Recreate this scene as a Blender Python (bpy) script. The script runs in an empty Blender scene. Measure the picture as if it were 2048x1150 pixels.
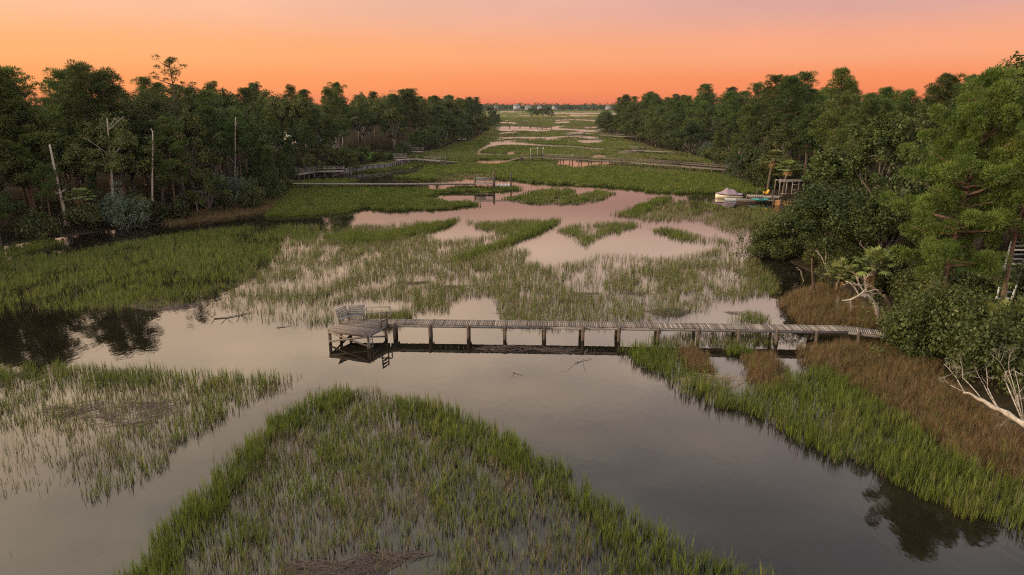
import bpy, math, random
import numpy as np
from mathutils import Vector, Matrix

# ------------------------------------------------------------------ camera, sky, sun, exposure
S = bpy.context.scene
C = S.collection
CAM_H = 18.0
FPX = 2048 * 24.0 / 36.0
PITCH = math.radians(15.01)
cam_d = bpy.data.cameras.new('camera')
cam_d.lens = 24.0
cam_d.sensor_width = 36.0
cam_d.clip_start = 0.2
cam_d.clip_end = 40000.0
cam = bpy.data.objects.new('camera', cam_d)
C.objects.link(cam)
cam.location = (0, 0, CAM_H)
cam.rotation_euler = (math.pi / 2 - PITCH, 0, 0)
S.camera = cam

SUN_AZ = math.radians(-98)      # measured from +Y towards +X: the light comes from the left
SUN_EL = math.radians(20)
sun_dir = Vector((math.sin(SUN_AZ) * math.cos(SUN_EL), math.cos(SUN_AZ) * math.cos(SUN_EL), math.sin(SUN_EL)))

W = bpy.data.worlds.new('World')
S.world = W
W.use_nodes = True
nt = W.node_tree
nt.nodes.clear()
N = nt.nodes.new
L = nt.links.new
out = N('ShaderNodeOutputWorld')
bg = N('ShaderNodeBackground')
bg.inputs[1].default_value = 1.0
tc = N('ShaderNodeTexCoord')
nrm = N('ShaderNodeVectorMath'); nrm.operation = 'NORMALIZE'
L(tc.outputs['Generated'], nrm.inputs[0])
sep = N('ShaderNodeSeparateXYZ'); L(nrm.outputs[0], sep.inputs[0])
mx = N('ShaderNodeMath'); mx.operation = 'MAXIMUM'; mx.inputs[1].default_value = 0.0; L(sep.outputs[2], mx.inputs[0])
sq = N('ShaderNodeMath'); sq.operation = 'POWER'; sq.inputs[1].default_value = 0.5; L(mx.outputs[0], sq.inputs[0])


def ramp(tree, stops, interp='LINEAR'):
    r = tree.nodes.new('ShaderNodeValToRGB')
    r.color_ramp.interpolation = interp
    e = r.color_ramp.elements
    while len(e) > 1:
        e.remove(e[-1])
    e[0].position = stops[0][0]; e[0].color = tuple(stops[0][1]) + (1,)
    for p, c in stops[1:]:
        x = e.new(p); x.color = tuple(c) + (1,)
    return r


# evening sky: coral at the horizon, orange, peach, then a pale mauve-blue dome
SKY_L = [(0, (.78, .175, .075)), (.17, (.94, .315, .115)), (.26, (.98, .385, .145)), (.37, (.98, .51, .31)),
         (.48, (2.2, 1.5, .95)), (.60, (3.0, 2.25, 1.48)), (.76, (3.0, 2.65, 2.1)), (1, (.80, .86, .94))]
SKY_R = [(0, (.74, .14, .065)), (.17, (.85, .22, .105)), (.26, (.84, .30, .18)), (.37, (.62, .295, .29)),
         (.48, (1.75, 1.22, 1.0)), (.60, (2.25, 1.80, 1.55)), (.76, (.74, .81, .92)), (1, (.46, .57, .74))]
rl = ramp(nt, SKY_L, 'EASE'); rr = ramp(nt, SKY_R, 'EASE')
L(sq.outputs[0], rl.inputs[0]); L(sq.outputs[0], rr.inputs[0])
side = N('ShaderNodeMapRange'); side.inputs[1].default_value = -0.82; side.inputs[2].default_value = 0.60
side.interpolation_type = 'SMOOTHSTEP'
L(sep.outputs[0], side.inputs[0])
mixs = N('ShaderNodeMixRGB'); L(side.outputs[0], mixs.inputs[0]); L(rl.outputs[0], mixs.inputs[1]); L(rr.outputs[0], mixs.inputs[2])
# faint high cloud
mp = N('ShaderNodeMapping'); mp.inputs['Scale'].default_value = (2.2, 2.2, 7.0); L(nrm.outputs[0], mp.inputs[0])
nz = N('ShaderNodeTexNoise'); nz.inputs['Scale'].default_value = 2.0; nz.inputs['Detail'].default_value = 5; L(mp.outputs[0], nz.inputs[0])
cr = ramp(nt, [(0.40, (.84, .84, .88)), (0.70, (1.24, 1.18, 1.10))]); L(nz.outputs[0], cr.inputs[0])
cl = N('ShaderNodeMixRGB'); cl.blend_type = 'MULTIPLY'
cf = N('ShaderNodeMapRange'); cf.inputs[1].default_value = 0.03; cf.inputs[2].default_value = 0.4; L(sep.outputs[2], cf.inputs[0])
L(cf.outputs[0], cl.inputs[0]); L(mixs.outputs[0], cl.inputs[1]); L(cr.outputs[0], cl.inputs[2])
nish = N('ShaderNodeTexSky'); nish.sky_type = 'NISHITA'; nish.sun_disc = False
nish.sun_elevation = math.radians(3.0); nish.sun_rotation = SUN_AZ
ns = N('ShaderNodeMixRGB'); ns.blend_type = 'ADD'; ns.inputs[0].default_value = 0.05
L(cl.outputs[0], ns.inputs[1]); L(nish.outputs[0], ns.inputs[2])
L(ns.outputs[0], bg.inputs[0]); L(bg.outputs[0], out.inputs[0])

sd = bpy.data.lights.new('sun', 'SUN')
sd.energy = 3.4
sd.angle = math.radians(14)
sd.color = (1.0, 0.74, 0.48)
so = bpy.data.objects.new('sun', sd); C.objects.link(so)
so.rotation_euler = (-sun_dir).to_track_quat('-Z', 'Y').to_euler()

S.view_settings.view_transform = 'Standard'
S.view_settings.look = 'None'
S.view_settings.exposure = 0.0
S.view_settings.gamma = 1.0
S.render.engine = 'CYCLES'
S.cycles.max_bounces = 6
S.cycles.diffuse_bounces = 2
S.cycles.glossy_bounces = 3
S.cycles.transmission_bounces = 3
S.cycles.volume_bounces = 0
S.cycles.transparent_max_bounces = 6
S.cycles.caustics_reflective = False
S.cycles.use_denoising = False
S.cycles.filter_width = 1.1
S.cycles.use_adaptive_sampling = False
S.cycles.sample_clamp_indirect = 4.0

RS = np.random.RandomState
_cp, _sp = math.cos(PITCH), math.sin(PITCH)


# ------------------------------------------------------------------ helpers
def at(px, py, z=0.0):
    """point of the photograph (2048 px wide) -> place on the level z"""
    dx = (px - 1024) / FPX; dy = -(py - 575) / FPX
    d = (dx, _cp + dy * _sp, -_sp + dy * _cp)
    t = (z - CAM_H) / d[2]
    return Vector((d[0] * t, d[1] * t, z))


def at_depth(px, py, depth):
    """point of the photograph at a given northing"""
    dx = (px - 1024) / FPX; dy = -(py - 575) / FPX
    d = (dx, _cp + dy * _sp, -_sp + dy * _cp)
    t = depth / d[1]
    return Vector((d[0] * t, depth, CAM_H + d[2] * t))


def proj(P):
    P = np.asarray(P, float)
    z = P[..., 2] - CAM_H
    fw = P[..., 1] * _cp - z * _sp
    up = P[..., 1] * _sp + z * _cp
    fw = np.where(fw < .1, .1, fw)
    return 1024 + FPX * P[..., 0] / fw, 575 - FPX * up / fw


def _hash(ix, iy, seed):
    h = (ix.astype(np.int64) * 374761393 + iy.astype(np.int64) * 668265263 + seed * 974634777) & 0x7fffffff
    h = ((h ^ (h >> 13)) * 1274126177) & 0x7fffffff
    return ((h ^ (h >> 16)) & 0xffff) / 65535.0


def vnoise(x, y, seed=0):
    ix = np.floor(x); iy = np.floor(y)
    fx = x - ix; fy = y - iy
    fx = fx * fx * (3 - 2 * fx); fy = fy * fy * (3 - 2 * fy)
    a = _hash(ix, iy, seed); b = _hash(ix + 1, iy, seed); c = _hash(ix, iy + 1, seed); d = _hash(ix + 1, iy + 1, seed)
    return a + (b - a) * fx + (c - a) * fy + (a - b - c + d) * fx * fy


def fbm(x, y, seed=0, o=3):
    s = 0; a = 1; t = 0
    for i in range(o):
        s = s + a * vnoise(x, y, seed + i * 17); t += a; a *= .5; x = x * 2.03; y = y * 2.03
    return s / t


def inpoly(x, y, poly):
    r = np.zeros(x.shape, bool)
    n = len(poly)
    for i in range(n):
        x0, y0 = poly[i]; x1, y1 = poly[(i + 1) % n]
        if y0 == y1:
            continue
        c = ((y0 > y) != (y1 > y)) & (x < (x1 - x0) * (y - y0) / (y1 - y0) + x0)
        r ^= c
    return r


def dist_line(x, y, pts):
    d = np.full(x.shape, 1e9)
    for (x0, y0), (x1, y1) in zip(pts[:-1], pts[1:]):
        vx, vy = x1 - x0, y1 - y0
        t = np.clip(((x - x0) * vx + (y - y0) * vy) / (vx * vx + vy * vy + 1e-9), 0, 1)
        d = np.minimum(d, np.hypot(x - x0 - t * vx, y - y0 - t * vy))
    return d


class MB:
    """collects triangles and quads, then links them as one mesh object"""
    def __init__(s):
        s.v = []; s.f = []; s.n = 0

    def add(s, V, F):
        V = np.asarray(V, float).reshape(-1, 3)
        s.v.append(V)
        F = np.asarray(F, int)
        s.f.append(F + s.n)
        s.n += len(V)
        return s

    def box(s, c, size, rz=0.0, M=None):
        hx, hy, hz = size[0] / 2, size[1] / 2, size[2] / 2
        V = np.array([(x, y, z) for z in (-hz, hz) for y in (-hy, hy) for x in (-hx, hx)], float)
        if M is not None:
            V = V @ np.array(M.to_3x3()).T
        elif rz:
            cs, sn = math.cos(rz), math.sin(rz)
            V = np.stack([V[:, 0] * cs - V[:, 1] * sn, V[:, 0] * sn + V[:, 1] * cs, V[:, 2]], 1)
        return s.add(V + np.array(c), [(0, 2, 3, 1), (4, 5, 7, 6), (0, 1, 5, 4), (2, 6, 7, 3), (0, 4, 6, 2), (1, 3, 7, 5)])

    def bar(s, a, b, w, h):
        a = Vector(a); b = Vector(b); d = b - a
        q = d.to_track_quat('X', 'Z').to_matrix()
        return s.box((a + b) / 2, (d.length, w, h), M=q)

    def tube(s, pts, rad, sides=6, cap=True):
        pts = np.asarray(pts, float); n = len(pts)
        rad = np.broadcast_to(np.asarray(rad, float), (n,))
        tan = np.gradient(pts, axis=0)
        tan /= np.linalg.norm(tan, axis=1)[:, None] + 1e-9
        ref = np.array([0, 0, 1.0]) if abs(tan[:, 2]).mean() < .8 else np.array([1.0, 0, 0])
        u = np.cross(tan, ref); u /= np.linalg.norm(u, axis=1)[:, None] + 1e-9
        w = np.cross(tan, u)
        a = np.arange(sides) * 2 * math.pi / sides
        ring = pts[:, None, :] + rad[:, None, None] * (np.cos(a)[None, :, None] * u[:, None, :] + np.sin(a)[None, :, None] * w[:, None, :])
        F = []
        for i in range(n - 1):
            for j in range(sides):
                k = (j + 1) % sides
                F.append((i * sides + j, i * sides + k, (i + 1) * sides + k, (i + 1) * sides + j))
        b = s.n
        s.add(ring.reshape(-1, 3), F)
        if cap:
            s.f.append(np.array([[b + j for j in range(sides)][::-1]])); s.f.append(np.array([[b + (n - 1) * sides + j for j in range(sides)]]))
        return s

    def mesh(s, name, m=None, smooth=False):
        V = np.concatenate(s.v) if s.v else np.zeros((0, 3))
        me = bpy.data.meshes.new(name)
        loops = []; starts = []; tot = 0
        for F in s.f:
            k = F.shape[1]
            starts.append(tot + np.arange(len(F)) * k)
            loops.append(F.ravel()); tot += F.size
        me.vertices.add(len(V)); me.vertices.foreach_set('co', V.astype(np.float32).ravel())
        if tot:
            me.loops.add(tot); me.loops.foreach_set('vertex_index', np.concatenate(loops).astype(np.int32))
            st = np.concatenate(starts).astype(np.int32)
            me.polygons.add(len(st)); me.polygons.foreach_set('loop_start', st)
            if smooth:
                me.polygons.foreach_set('use_smooth', np.ones(len(st), bool))
        me.update(calc_edges=True)
        if m is not None:
            me.materials.append(m)
        return me

    def build(s, name, m, parent=None, smooth=False):
        return link(name, s.mesh(name, m, smooth), parent)


def link(name, me, parent=None, loc=None, rz=None):
    o = bpy.data.objects.new(name, me)
    C.objects.link(o)
    if parent is not None:
        o.parent = parent
    if loc is not None:
        o.location = loc
    if rz is not None:
        o.rotation_euler = (0, 0, rz)
    return o


def tag(o, label=None, cat=None, group=None, kind=None):
    if label: o['label'] = label
    if cat: o['category'] = cat
    if group: o['group'] = group
    if kind: o['kind'] = kind
    return o


def empty(name, loc=(0, 0, 0), rz=0.0, label=None, cat=None, group=None):
    o = bpy.data.objects.new(name, None)
    C.objects.link(o)
    o.location = loc; o.rotation_euler = (0, 0, rz)
    return tag(o, label, cat, group)


def copy_tree(o, parent=None):
    c = o.copy(); C.objects.link(c); c.parent = parent
    for ch in o.children:
        copy_tree(ch, c)
    return c


# ------------------------------------------------------------------ materials
def new_mat(name):
    m = bpy.data.materials.new(name); m.use_nodes = True
    m.node_tree.nodes.clear()
    return m, m.node_tree


def mat(name, a, b=None, scale=3.0, rough=.8, stretch=(1, 1, 1), bump=0.0, detail=4, objrand=0.0, spec=.3, metallic=0.0, world=False):
    m, t = new_mat(name); n = t.nodes.new; l = t.links.new
    o = n('ShaderNodeOutputMaterial'); p = n('ShaderNodeBsdfPrincipled')
    p.inputs['Roughness'].default_value = rough; p.inputs['Specular IOR Level'].default_value = spec
    p.inputs['Metallic'].default_value = metallic
    l(p.outputs[0], o.inputs[0])
    b = b or tuple(x * .7 for x in a)
    if world:
        c = n('ShaderNodeNewGeometry'); cs = c.outputs['Position']
    else:
        c = n('ShaderNodeTexCoord'); cs = c.outputs['Object']
    mpp = n('ShaderNodeMapping'); mpp.inputs['Scale'].default_value = stretch; l(cs, mpp.inputs[0])
    z = n('ShaderNodeTexNoise'); z.inputs['Scale'].default_value = scale; z.inputs['Detail'].default_value = detail
    l(mpp.outputs[0], z.inputs[0])
    r = ramp(t, [(.32, a), (.68, b)]); l(z.outputs[0], r.inputs[0])
    col = r.outputs[0]
    if objrand:
        oi = n('ShaderNodeObjectInfo'); mr = n('ShaderNodeMapRange')
        mr.inputs[3].default_value = 1 - objrand; mr.inputs[4].default_value = 1 + objrand
        l(oi.outputs['Random'], mr.inputs[0])
        h = n('ShaderNodeHueSaturation'); l(mr.outputs[0], h.inputs['Value']); l(col, h.inputs['Color']); col = h.outputs[0]
    l(col, p.inputs['Base Color'])
    if bump:
        bp = n('ShaderNodeBump'); bp.inputs['Strength'].default_value = bump; bp.inputs['Distance'].default_value = .02
        l(z.outputs[0], bp.inputs['Height']); l(bp.outputs[0], p.inputs['Normal'])
    return m


def leaf_mat(name, a, b, c=None, trans=.18, nscale=.5, randv=.3, randh=.03, gloss=.02, isl=.2):
    """foliage: diffuse plus light through the leaf, tint drifting over the crown and from plant to plant"""
    m, t = new_mat(name); n = t.nodes.new; l = t.links.new
    o = n('ShaderNodeOutputMaterial')
    g = n('ShaderNodeNewGeometry')
    z = n('ShaderNodeTexNoise'); z.inputs['Scale'].default_value = nscale; z.inputs['Detail'].default_value = 3
    l(g.outputs['Position'], z.inputs[0])
    st = [(.3, a), (.6, b)] + ([(.75, c)] if c else [])
    r = ramp(t, st); l(z.outputs[0], r.inputs[0])
    oi = n('ShaderNodeObjectInfo')
    mr = n('ShaderNodeMapRange'); mr.inputs[3].default_value = 1 - randv; mr.inputs[4].default_value = 1 + randv
    l(oi.outputs['Random'], mr.inputs[0])
    rp = n('ShaderNodeMapRange'); rp.inputs[3].default_value = 1 - isl; rp.inputs[4].default_value = 1 + isl
    l(g.outputs['Random Per Island'], rp.inputs[0])
    mm = n('ShaderNodeMath'); mm.operation = 'MULTIPLY'; l(mr.outputs[0], mm.inputs[0]); l(rp.outputs[0], mm.inputs[1])
    mh = n('ShaderNodeMath'); mh.operation = 'MULTIPLY_ADD'; mh.inputs[1].default_value = 7.13; mh.inputs[2].default_value = .3
    l(oi.outputs['Random'], mh.inputs[0])
    fr = n('ShaderNodeMath'); fr.operation = 'FRACT'; l(mh.outputs[0], fr.inputs[0])
    mr2 = n('ShaderNodeMapRange'); mr2.inputs[3].default_value = .5 - randh; mr2.inputs[4].default_value = .5 + randh
    l(fr.outputs[0], mr2.inputs[0])
    h = n('ShaderNodeHueSaturation'); l(r.outputs[0], h.inputs['Color']); l(mm.outputs[0], h.inputs['Value']); l(mr2.outputs[0], h.inputs['Hue'])
    d = n('ShaderNodeBsdfDiffuse'); l(h.outputs[0], d.inputs[0])
    tr = n('ShaderNodeBsdfTranslucent'); l(h.outputs[0], tr.inputs[0])
    mxs = n('ShaderNodeMixShader'); mxs.inputs[0].default_value = trans
    l(d.outputs[0], mxs.inputs[1]); l(tr.outputs[0], mxs.inputs[2])
    gl = n('ShaderNodeBsdfGlossy'); gl.inputs['Roughness'].default_value = .45; gl.inputs[0].default_value = (.8, .85, .8, 1)
    m2 = n('ShaderNodeMixShader'); m2.inputs[0].default_value = gloss
    l(mxs.outputs[0], m2.inputs[1]); l(gl.outputs[0], m2.inputs[2])
    l(m2.outputs[0], o.inputs[0])
    return m


M = {}
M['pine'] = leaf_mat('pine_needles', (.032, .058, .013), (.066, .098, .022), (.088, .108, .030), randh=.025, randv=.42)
M['pine_lit'] = leaf_mat('pine_needles_lit', (.055, .098, .018), (.105, .160, .030), (.14, .18, .04), trans=.2, randh=.01, randv=.1)  # brighter copy of the pine needles, sunlit look put into the colour
M['bush_lit'] = leaf_mat('waxy_bush_leaves_lit', (.045, .066, .016), (.092, .118, .032), (.14, .145, .055), trans=.2, randh=.01, randv=.25, nscale=.9)  # lighter shrub leaves for the big bushes, lit tone painted into the greens
M['driftwood'] = mat('cracked_grey_driftwood', (.40, .37, .33), (.17, .15, .13), scale=7, stretch=(1, 1, 1), rough=.95, bump=.8, detail=8)
M['oak'] = leaf_mat('oak_leaves', (.038, .056, .014), (.070, .090, .024), (.095, .103, .035), randh=.03, randv=.42)
M['shrub'] = leaf_mat('shrub_leaves', (.036, .050, .014), (.068, .084, .025), (.105, .108, .045), randh=.025, randv=.4)
M['grey_shrub'] = leaf_mat('silvery_shrub_leaves', (.055, .080, .055), (.085, .11, .075), randh=.02)
M['cedar'] = leaf_mat('cedar_foliage', (.028, .055, .018), (.052, .082, .028), randh=.02, randv=.35)
M['palm'] = leaf_mat('palm_fronds', (.11, .15, .045), (.17, .20, .065), randh=.02)
M['palm_dead'] = leaf_mat('dead_palm_fronds', (.26, .17, .075), (.36, .25, .12), trans=.2, randh=.01)
M['bark'] = mat('pine_bark', (.16, .105, .075), (.075, .055, .045), scale=2.2, stretch=(1.5, 1.5, .35), rough=.95, objrand=.25, bump=.4)
M['oakbark'] = mat('oak_bark', (.13, .115, .10), (.065, .058, .05), scale=3, stretch=(1.5, 1.5, .5), rough=.95, objrand=.2, bump=.4)
M['palmbark'] = mat('palm_trunk', (.13, .105, .08), (.07, .056, .044), scale=6, stretch=(.5, .5, 2), rough=.95, bump=.4)
M['dead'] = mat('bleached_dead_wood', (.46, .42, .37), (.24, .21, .18), scale=4, stretch=(2, 2, .7), rough=.9, bump=.5)
M['deadgrey'] = mat('grey_dead_wood', (.34, .31, .28), (.18, .16, .14), scale=4, stretch=(2, 2, .5), rough=.9, bump=.3)
M['wood'] = mat('weathered_dock_boards', (.17, .145, .13), (.085, .070, .062), scale=5, stretch=(3, .6, 3), rough=.85, objrand=.42, bump=.3)
M['woodpale'] = mat('pale_weathered_boards', (.25, .225, .20), (.14, .122, .105), scale=4, stretch=(3, .6, 3), rough=.85, objrand=.4, bump=.25)
M['wooddark'] = mat('dark_damp_timber', (.10, .075, .058), (.045, .036, .03), scale=4, stretch=(1, 1, .6), rough=.8, objrand=.2, bump=.3)
M['woodgrey'] = mat('blue_grey_timber', (.20, .205, .215), (.115, .118, .125), scale=5, stretch=(.5, 2, 2), rough=.8, objrand=.15, bump=.3)
M['moss'] = leaf_mat('hanging_moss', (.22, .22, .16), (.32, .32, .24), trans=.2, gloss=0)
M['wrack'] = mat('dead_reed_straw', (.085, .062, .052), (.030, .023, .021), scale=9, rough=.9, world=True)
M['reedpale'] = mat('pale_reed_straw', (.30, .23, .16), (.18, .13, .09), scale=9, rough=.9, world=True)
# grass blades
M['g_green'] = leaf_mat('marsh_grass_green', (.070, .104, .016), (.110, .142, .024), (.15, .15, .040), trans=.35, nscale=.35, randv=.35, randh=.015, isl=.5)
M['g_thin'] = leaf_mat('marsh_grass_thin', (.095, .115, .032), (.125, .145, .040), (.15, .13, .06), trans=.3, nscale=.4, randv=.4, randh=.02, isl=.5)
M['g_dry'] = leaf_mat('marsh_grass_dry_stems', (.16, .125, .088), (.23, .185, .13), trans=.25, nscale=.4, randv=.4, randh=.015, isl=.5)
M['g_brown'] = leaf_mat('needlerush_brown', (.10, .066, .028), (.165, .112, .054), (.085, .078, .028), trans=.2, nscale=.5, randv=.4, randh=.02, isl=.5)

# ------------------------------------------------------------------ shore lines and marsh patches (traced on the water level)
def W2(pts, z=0.0):
    return [tuple(at(x, y, z)[:2]) for x, y in pts]


def WE(pts, h, water=False):
    """an outline whose far side is seen at the tips of the grass (or, for open water, whose near side is hidden by them)"""
    ax = np.array([p[0] for p in pts], float); ay = np.array([p[1] for p in pts], float)
    top = inpoly(ax, ay + .4, pts) & ~inpoly(ax, ay - .4, pts); bot = inpoly(ax, ay - .4, pts) & ~inpoly(ax, ay + .4, pts)
    lift = bot if water else top
    return [tuple(at(x, y, h if k else 0.0)[:2]) for (x, y), k in zip(pts, lift)]


LEFT_SHORE = W2([(-420, 600), (-200, 535), (0, 492), (130, 472), (310, 448), (420, 434), (520, 417), (562, 392), (575, 372), (600, 357), (690, 347),
                 (702, 336), (790, 321), (830, 307), (880, 298), (905, 290), (940, 280), (962, 270), (960, 261), (985, 252), (1000, 247)])
LEFT_LAND = LEFT_SHORE + [(-60, 740), (-900, 800), (-900, 40)]
RIGHT_SHORE = W2([(2500, 1150), (2200, 960), (2048, 880), (1930, 800), (1850, 730), (1800, 690), (1790, 650), (1720, 592), (1640, 548), (1592, 525), (1572, 495), (1570, 455),
                  (1575, 430), (1562, 412), (1550, 398), (1530, 384), (1496, 366), (1454, 341), (1414, 319), (1356, 304), (1317, 297), (1271, 284),
                  (1213, 265), (1207, 253), (1216, 245)])
RIGHT_LAND = RIGHT_SHORE + [(160, 790), (900, 820), (900, 10), (60, 10)]

# (density 0..1, weights green/thin/dry/brown, height, outline in photograph pixels)
G = (1, .12, .03, 0); T = (.12, .52, .36, 0); TD = (.10, .45, .45, 0); BR = (.05, .05, .35, 1); GT = (.5, .45, .05, 0)
PATCH = [
    # big flooded marsh behind the dock
    (.36, T, .85, [(-60, 532), (0, 514), (150, 500), (300, 472), (450, 455), (585, 447), (700, 450), (800, 442), (905, 440), (915, 437), (905, 446), (850, 466),
                   (870, 476), (960, 472), (1000, 470), (985, 462), (940, 446), (1000, 441), (1120, 438), (1060, 470), (1000, 494), (1060, 502), (1045, 524), (1110, 528), (1200, 512), (1330, 514), (1480, 488), (1512, 520),
                   (1545, 560), (1555, 590), (1470, 602), (1420, 622), (1300, 640), (1200, 655), (1000, 655), (985, 612), (900, 618), (830, 630), (780, 650), (690, 640), (640, 648), (480, 640), (400, 612), (340, 615), (250, 622),
                   (130, 620), (0, 625), (-60, 625)]),
    (.27, (.62, .34, .04, 0), .9, [(-60, 532), (0, 514), (150, 500), (300, 472), (450, 455), (585, 447), (640, 470), (560, 510), (450, 570), (340, 605), (200, 615), (0, 625), (-60, 625)]),
    (.95, G, .95, [(640, 470), (760, 462), (860, 446), (918, 437), (905, 447), (850, 465), (780, 480), (700, 486)]),
    (.95, G, .95, [(900, 522), (930, 504), (1000, 480), (1060, 450), (1120, 438), (1105, 452), (1060, 472), (1000, 496), (940, 516)]),
    (.34, GT, .85, [(930, 444), (1000, 441), (1080, 440), (1050, 462), (1000, 472), (970, 462)]),
    (.14, TD, .8, [(240, 600), (420, 585), (620, 600), (680, 625), (600, 645), (480, 640), (400, 612)]),
    (0, T, .8, [(690, 600), (800, 596), (830, 606), (800, 622), (700, 618), (640, 612)]),
    (0, T, .8, [(900, 600), (985, 590), (1010, 650), (960, 655), (880, 640)]),
    (0, T, .8, [(1440, 602), (1530, 596), (1570, 640), (1480, 640), (1420, 622)]),
    (.75, GT, .95, [(740, 630), (800, 618), (830, 632), (800, 650), (745, 652)]),
    (.6, GT, .8, [(1470, 640), (1500, 622), (1530, 640), (1500, 656)]),
    # islets in the pool
    (.34, GT, .85, [(1115, 460), (1150, 446), (1250, 441), (1285, 450), (1240, 462), (1195, 478), (1180, 494), (1150, 482)]),
    (.45, GT, .9, [(1305, 456), (1340, 454), (1405, 472), (1500, 482), (1440, 492), (1360, 480)]),
    (.15, T, .8, [(1190, 505), (1330, 512), (1440, 505), (1470, 480), (1500, 490), (1500, 520), (1300, 530), (1180, 530)]),
    # right bay, partly under the oak's reflection
    (.25, T, .9, [(1222, 430), (1300, 402), (1345, 392), (1420, 402), (1520, 410), (1565, 430), (1560, 480), (1480, 470), (1400, 442), (1300, 440)]),
    (.95, G, 1.0, [(1240, 430), (1285, 408), (1330, 393), (1345, 397), (1320, 412), (1280, 428)]),
    (0, T, .8, [(1345, 390), (1440, 392), (1500, 402), (1440, 404), (1350, 398)]),
    (0, T, .8, [(1420, 395), (1560, 398), (1556, 416), (1440, 410)]),
    # north of the channel
    (.92, G, .95, [(535, 432), (560, 396), (575, 372), (620, 368), (720, 372), (930, 380), (955, 410), (860, 420), (700, 424), (620, 430)]),
    (0, T, .8, [(880, 385), (960, 384), (1000, 398), (1010, 406), (940, 404), (840, 400)]),
    (0, T, .8, [(700, 424), (735, 416), (780, 416), (800, 424)]),
    (.8, G, .9, [(800, 408), (930, 402), (960, 410), (870, 418), (800, 418)]),
    (.35, GT, .9, [(1000, 398), (1040, 390), (1070, 378), (1130, 372), (1150, 388), (1200, 378), (1235, 387), (1200, 402), (1120, 410), (1040, 406)]),
    (.9, G, .9, [(900, 372), (1022, 374), (1040, 380), (960, 384), (890, 380)]),
    (.98, G, 1.0, [(690, 352), (790, 350), (850, 336), (935, 326), (1100, 333), (1280, 341), (1420, 350), (1496, 368), (1530, 386), (1470, 388), (1340, 386), (1270, 378), (1180, 371),
                   (1060, 365), (980, 356), (960, 352), (900, 356), (840, 362), (690, 366)]),
    (0, T, .8, [(690, 348), (790, 340), (860, 330), (840, 346), (800, 356), (860, 362), (700, 366), (670, 360)]),
    (.35, TD, .8, [(860, 352), (960, 344), (1000, 352), (960, 358), (880, 362)]),
    (.9, G, .9, [(610, 360), (690, 357), (720, 362), (690, 368), (600, 370)]),
]
PATCH = [(d, w, h, WE(p, .4 * h, d == 0)) for d, w, h, p in PATCH]
FAR_MARSH = W2([(690, 350), (700, 337), (790, 322), (830, 308), (880, 299), (905, 291), (940, 281), (962, 271), (960, 262), (985, 253), (1000, 248)]) + \
    [(-60, 745), (-900, 800), (-900, 2150), (900, 2150), (900, 820), (160, 790)] + W2([(1216, 246), (1207, 254), (1213, 266), (1271, 285), (1317, 298), (1356, 305), (1414, 320), (1454, 342), (1496, 367), (1500, 372), (1280, 342), (1100, 334), (935, 327), (850, 337)])


def strip(line, half):
    """a creek drawn as a line in the photograph; half = half height in photograph pixels"""
    hs = half if isinstance(half, (list, tuple)) else [half] * len(line)
    return [tuple(at(x, y - h * 1.15, 0)[:2]) for (x, y), h in zip(line, hs)] + [tuple(at(x, y + h * 1.1, .6)[:2]) for (x, y), h in list(zip(line, hs))[::-1]]


CREEK = [
    strip([(920, 330), (960, 324), (1020, 321)], [3, 4, 1.5]),
    strip([(948, 305), (962, 298), (985, 288), (1004, 286), (1040, 288), (1092, 290), (1160, 293), (1218, 298)], [3, 4.5, 4, 3.2, 1.8, 1.2, 1, 1.2]),
    strip([(950, 306), (1000, 308), (1040, 309)], [1.5, 1, .6]),
    strip([(1002, 276), (1106, 274.3), (1142, 272.5), (1152, 271)], [1.2, 1, .8, .5]),
    WE([(1148, 281), (1175, 280), (1212, 280.5), (1208, 283.5), (1180, 286), (1160, 285)], .6, True),
    strip([(1148, 272), (1178, 273.5), (1205, 277)], [1, 2, 1.5]),
    WE([(992, 253.5), (1040, 253), (1098, 256), (1108, 252.5), (1136, 250.5), (1120, 256), (1108, 260), (1090, 262), (1040, 261), (992, 261)], .6, True),
    strip([(1114, 257.5), (1160, 260), (1212, 263)], [1.4, 1, 1.4]),
    strip([(1108, 245), (1140, 244)], 1.2), strip([(1108, 240.6), (1150, 239), (1206, 241.5)], [.8, .8, .9]),
    strip([(998, 244.5), (1036, 247)], 1.0), strip([(1166, 255.5), (1214, 253)], 1.0), strip([(996, 267), (1030, 264)], .8), strip([(1130, 266), (1172, 263.5)], 1.2),
    strip([(1100, 226), (1215, 227)], .5), strip([(1140, 230), (1180, 230.5)], .5), strip([(1000, 222.6), (1030, 222.4)], .6),
    strip([(1110, 323), (1160, 327), (1216, 325), (1240, 327)], [3, 5, 2.5, 1]),
    strip([(1186, 312), (1206, 311.5), (1224, 312)], [2, 3, 2.5]),
    WE([(1010, 331), (1068, 330), (1046, 343), (1012, 341)], .6, True),
    strip([(1186, 337), (1228, 340)], 1.6), strip([(1248, 339), (1272, 345)], 1.8), strip([(1108, 335), (1150, 336)], 1.0),
    strip([(1290, 318), (1400, 330), (1460, 345)], [2.5, 5, 5]), strip([(1230, 305), (1262, 302), (1290, 308)], [2, 3, 1.5]),
    strip([(800, 318), (860, 321), (915, 327)], [3, 4, 1.5]),
    strip([(1010, 301), (1030, 300)], .9), strip([(1150, 299), (1165, 300)], 1.0), strip([(1085, 277), (1104, 279)], .9),
]


def warp(x, y, k=.012):
    d = np.hypot(x, y)
    a = np.minimum(d * k, 3.0)
    f = 1 / np.maximum(d * .028, .9)
    return x + a * (fbm(x * f, y * f, 5) - .5) * 2, y + a * 1.6 * (fbm(x * f, y * f, 9) - .5) * 2


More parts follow.
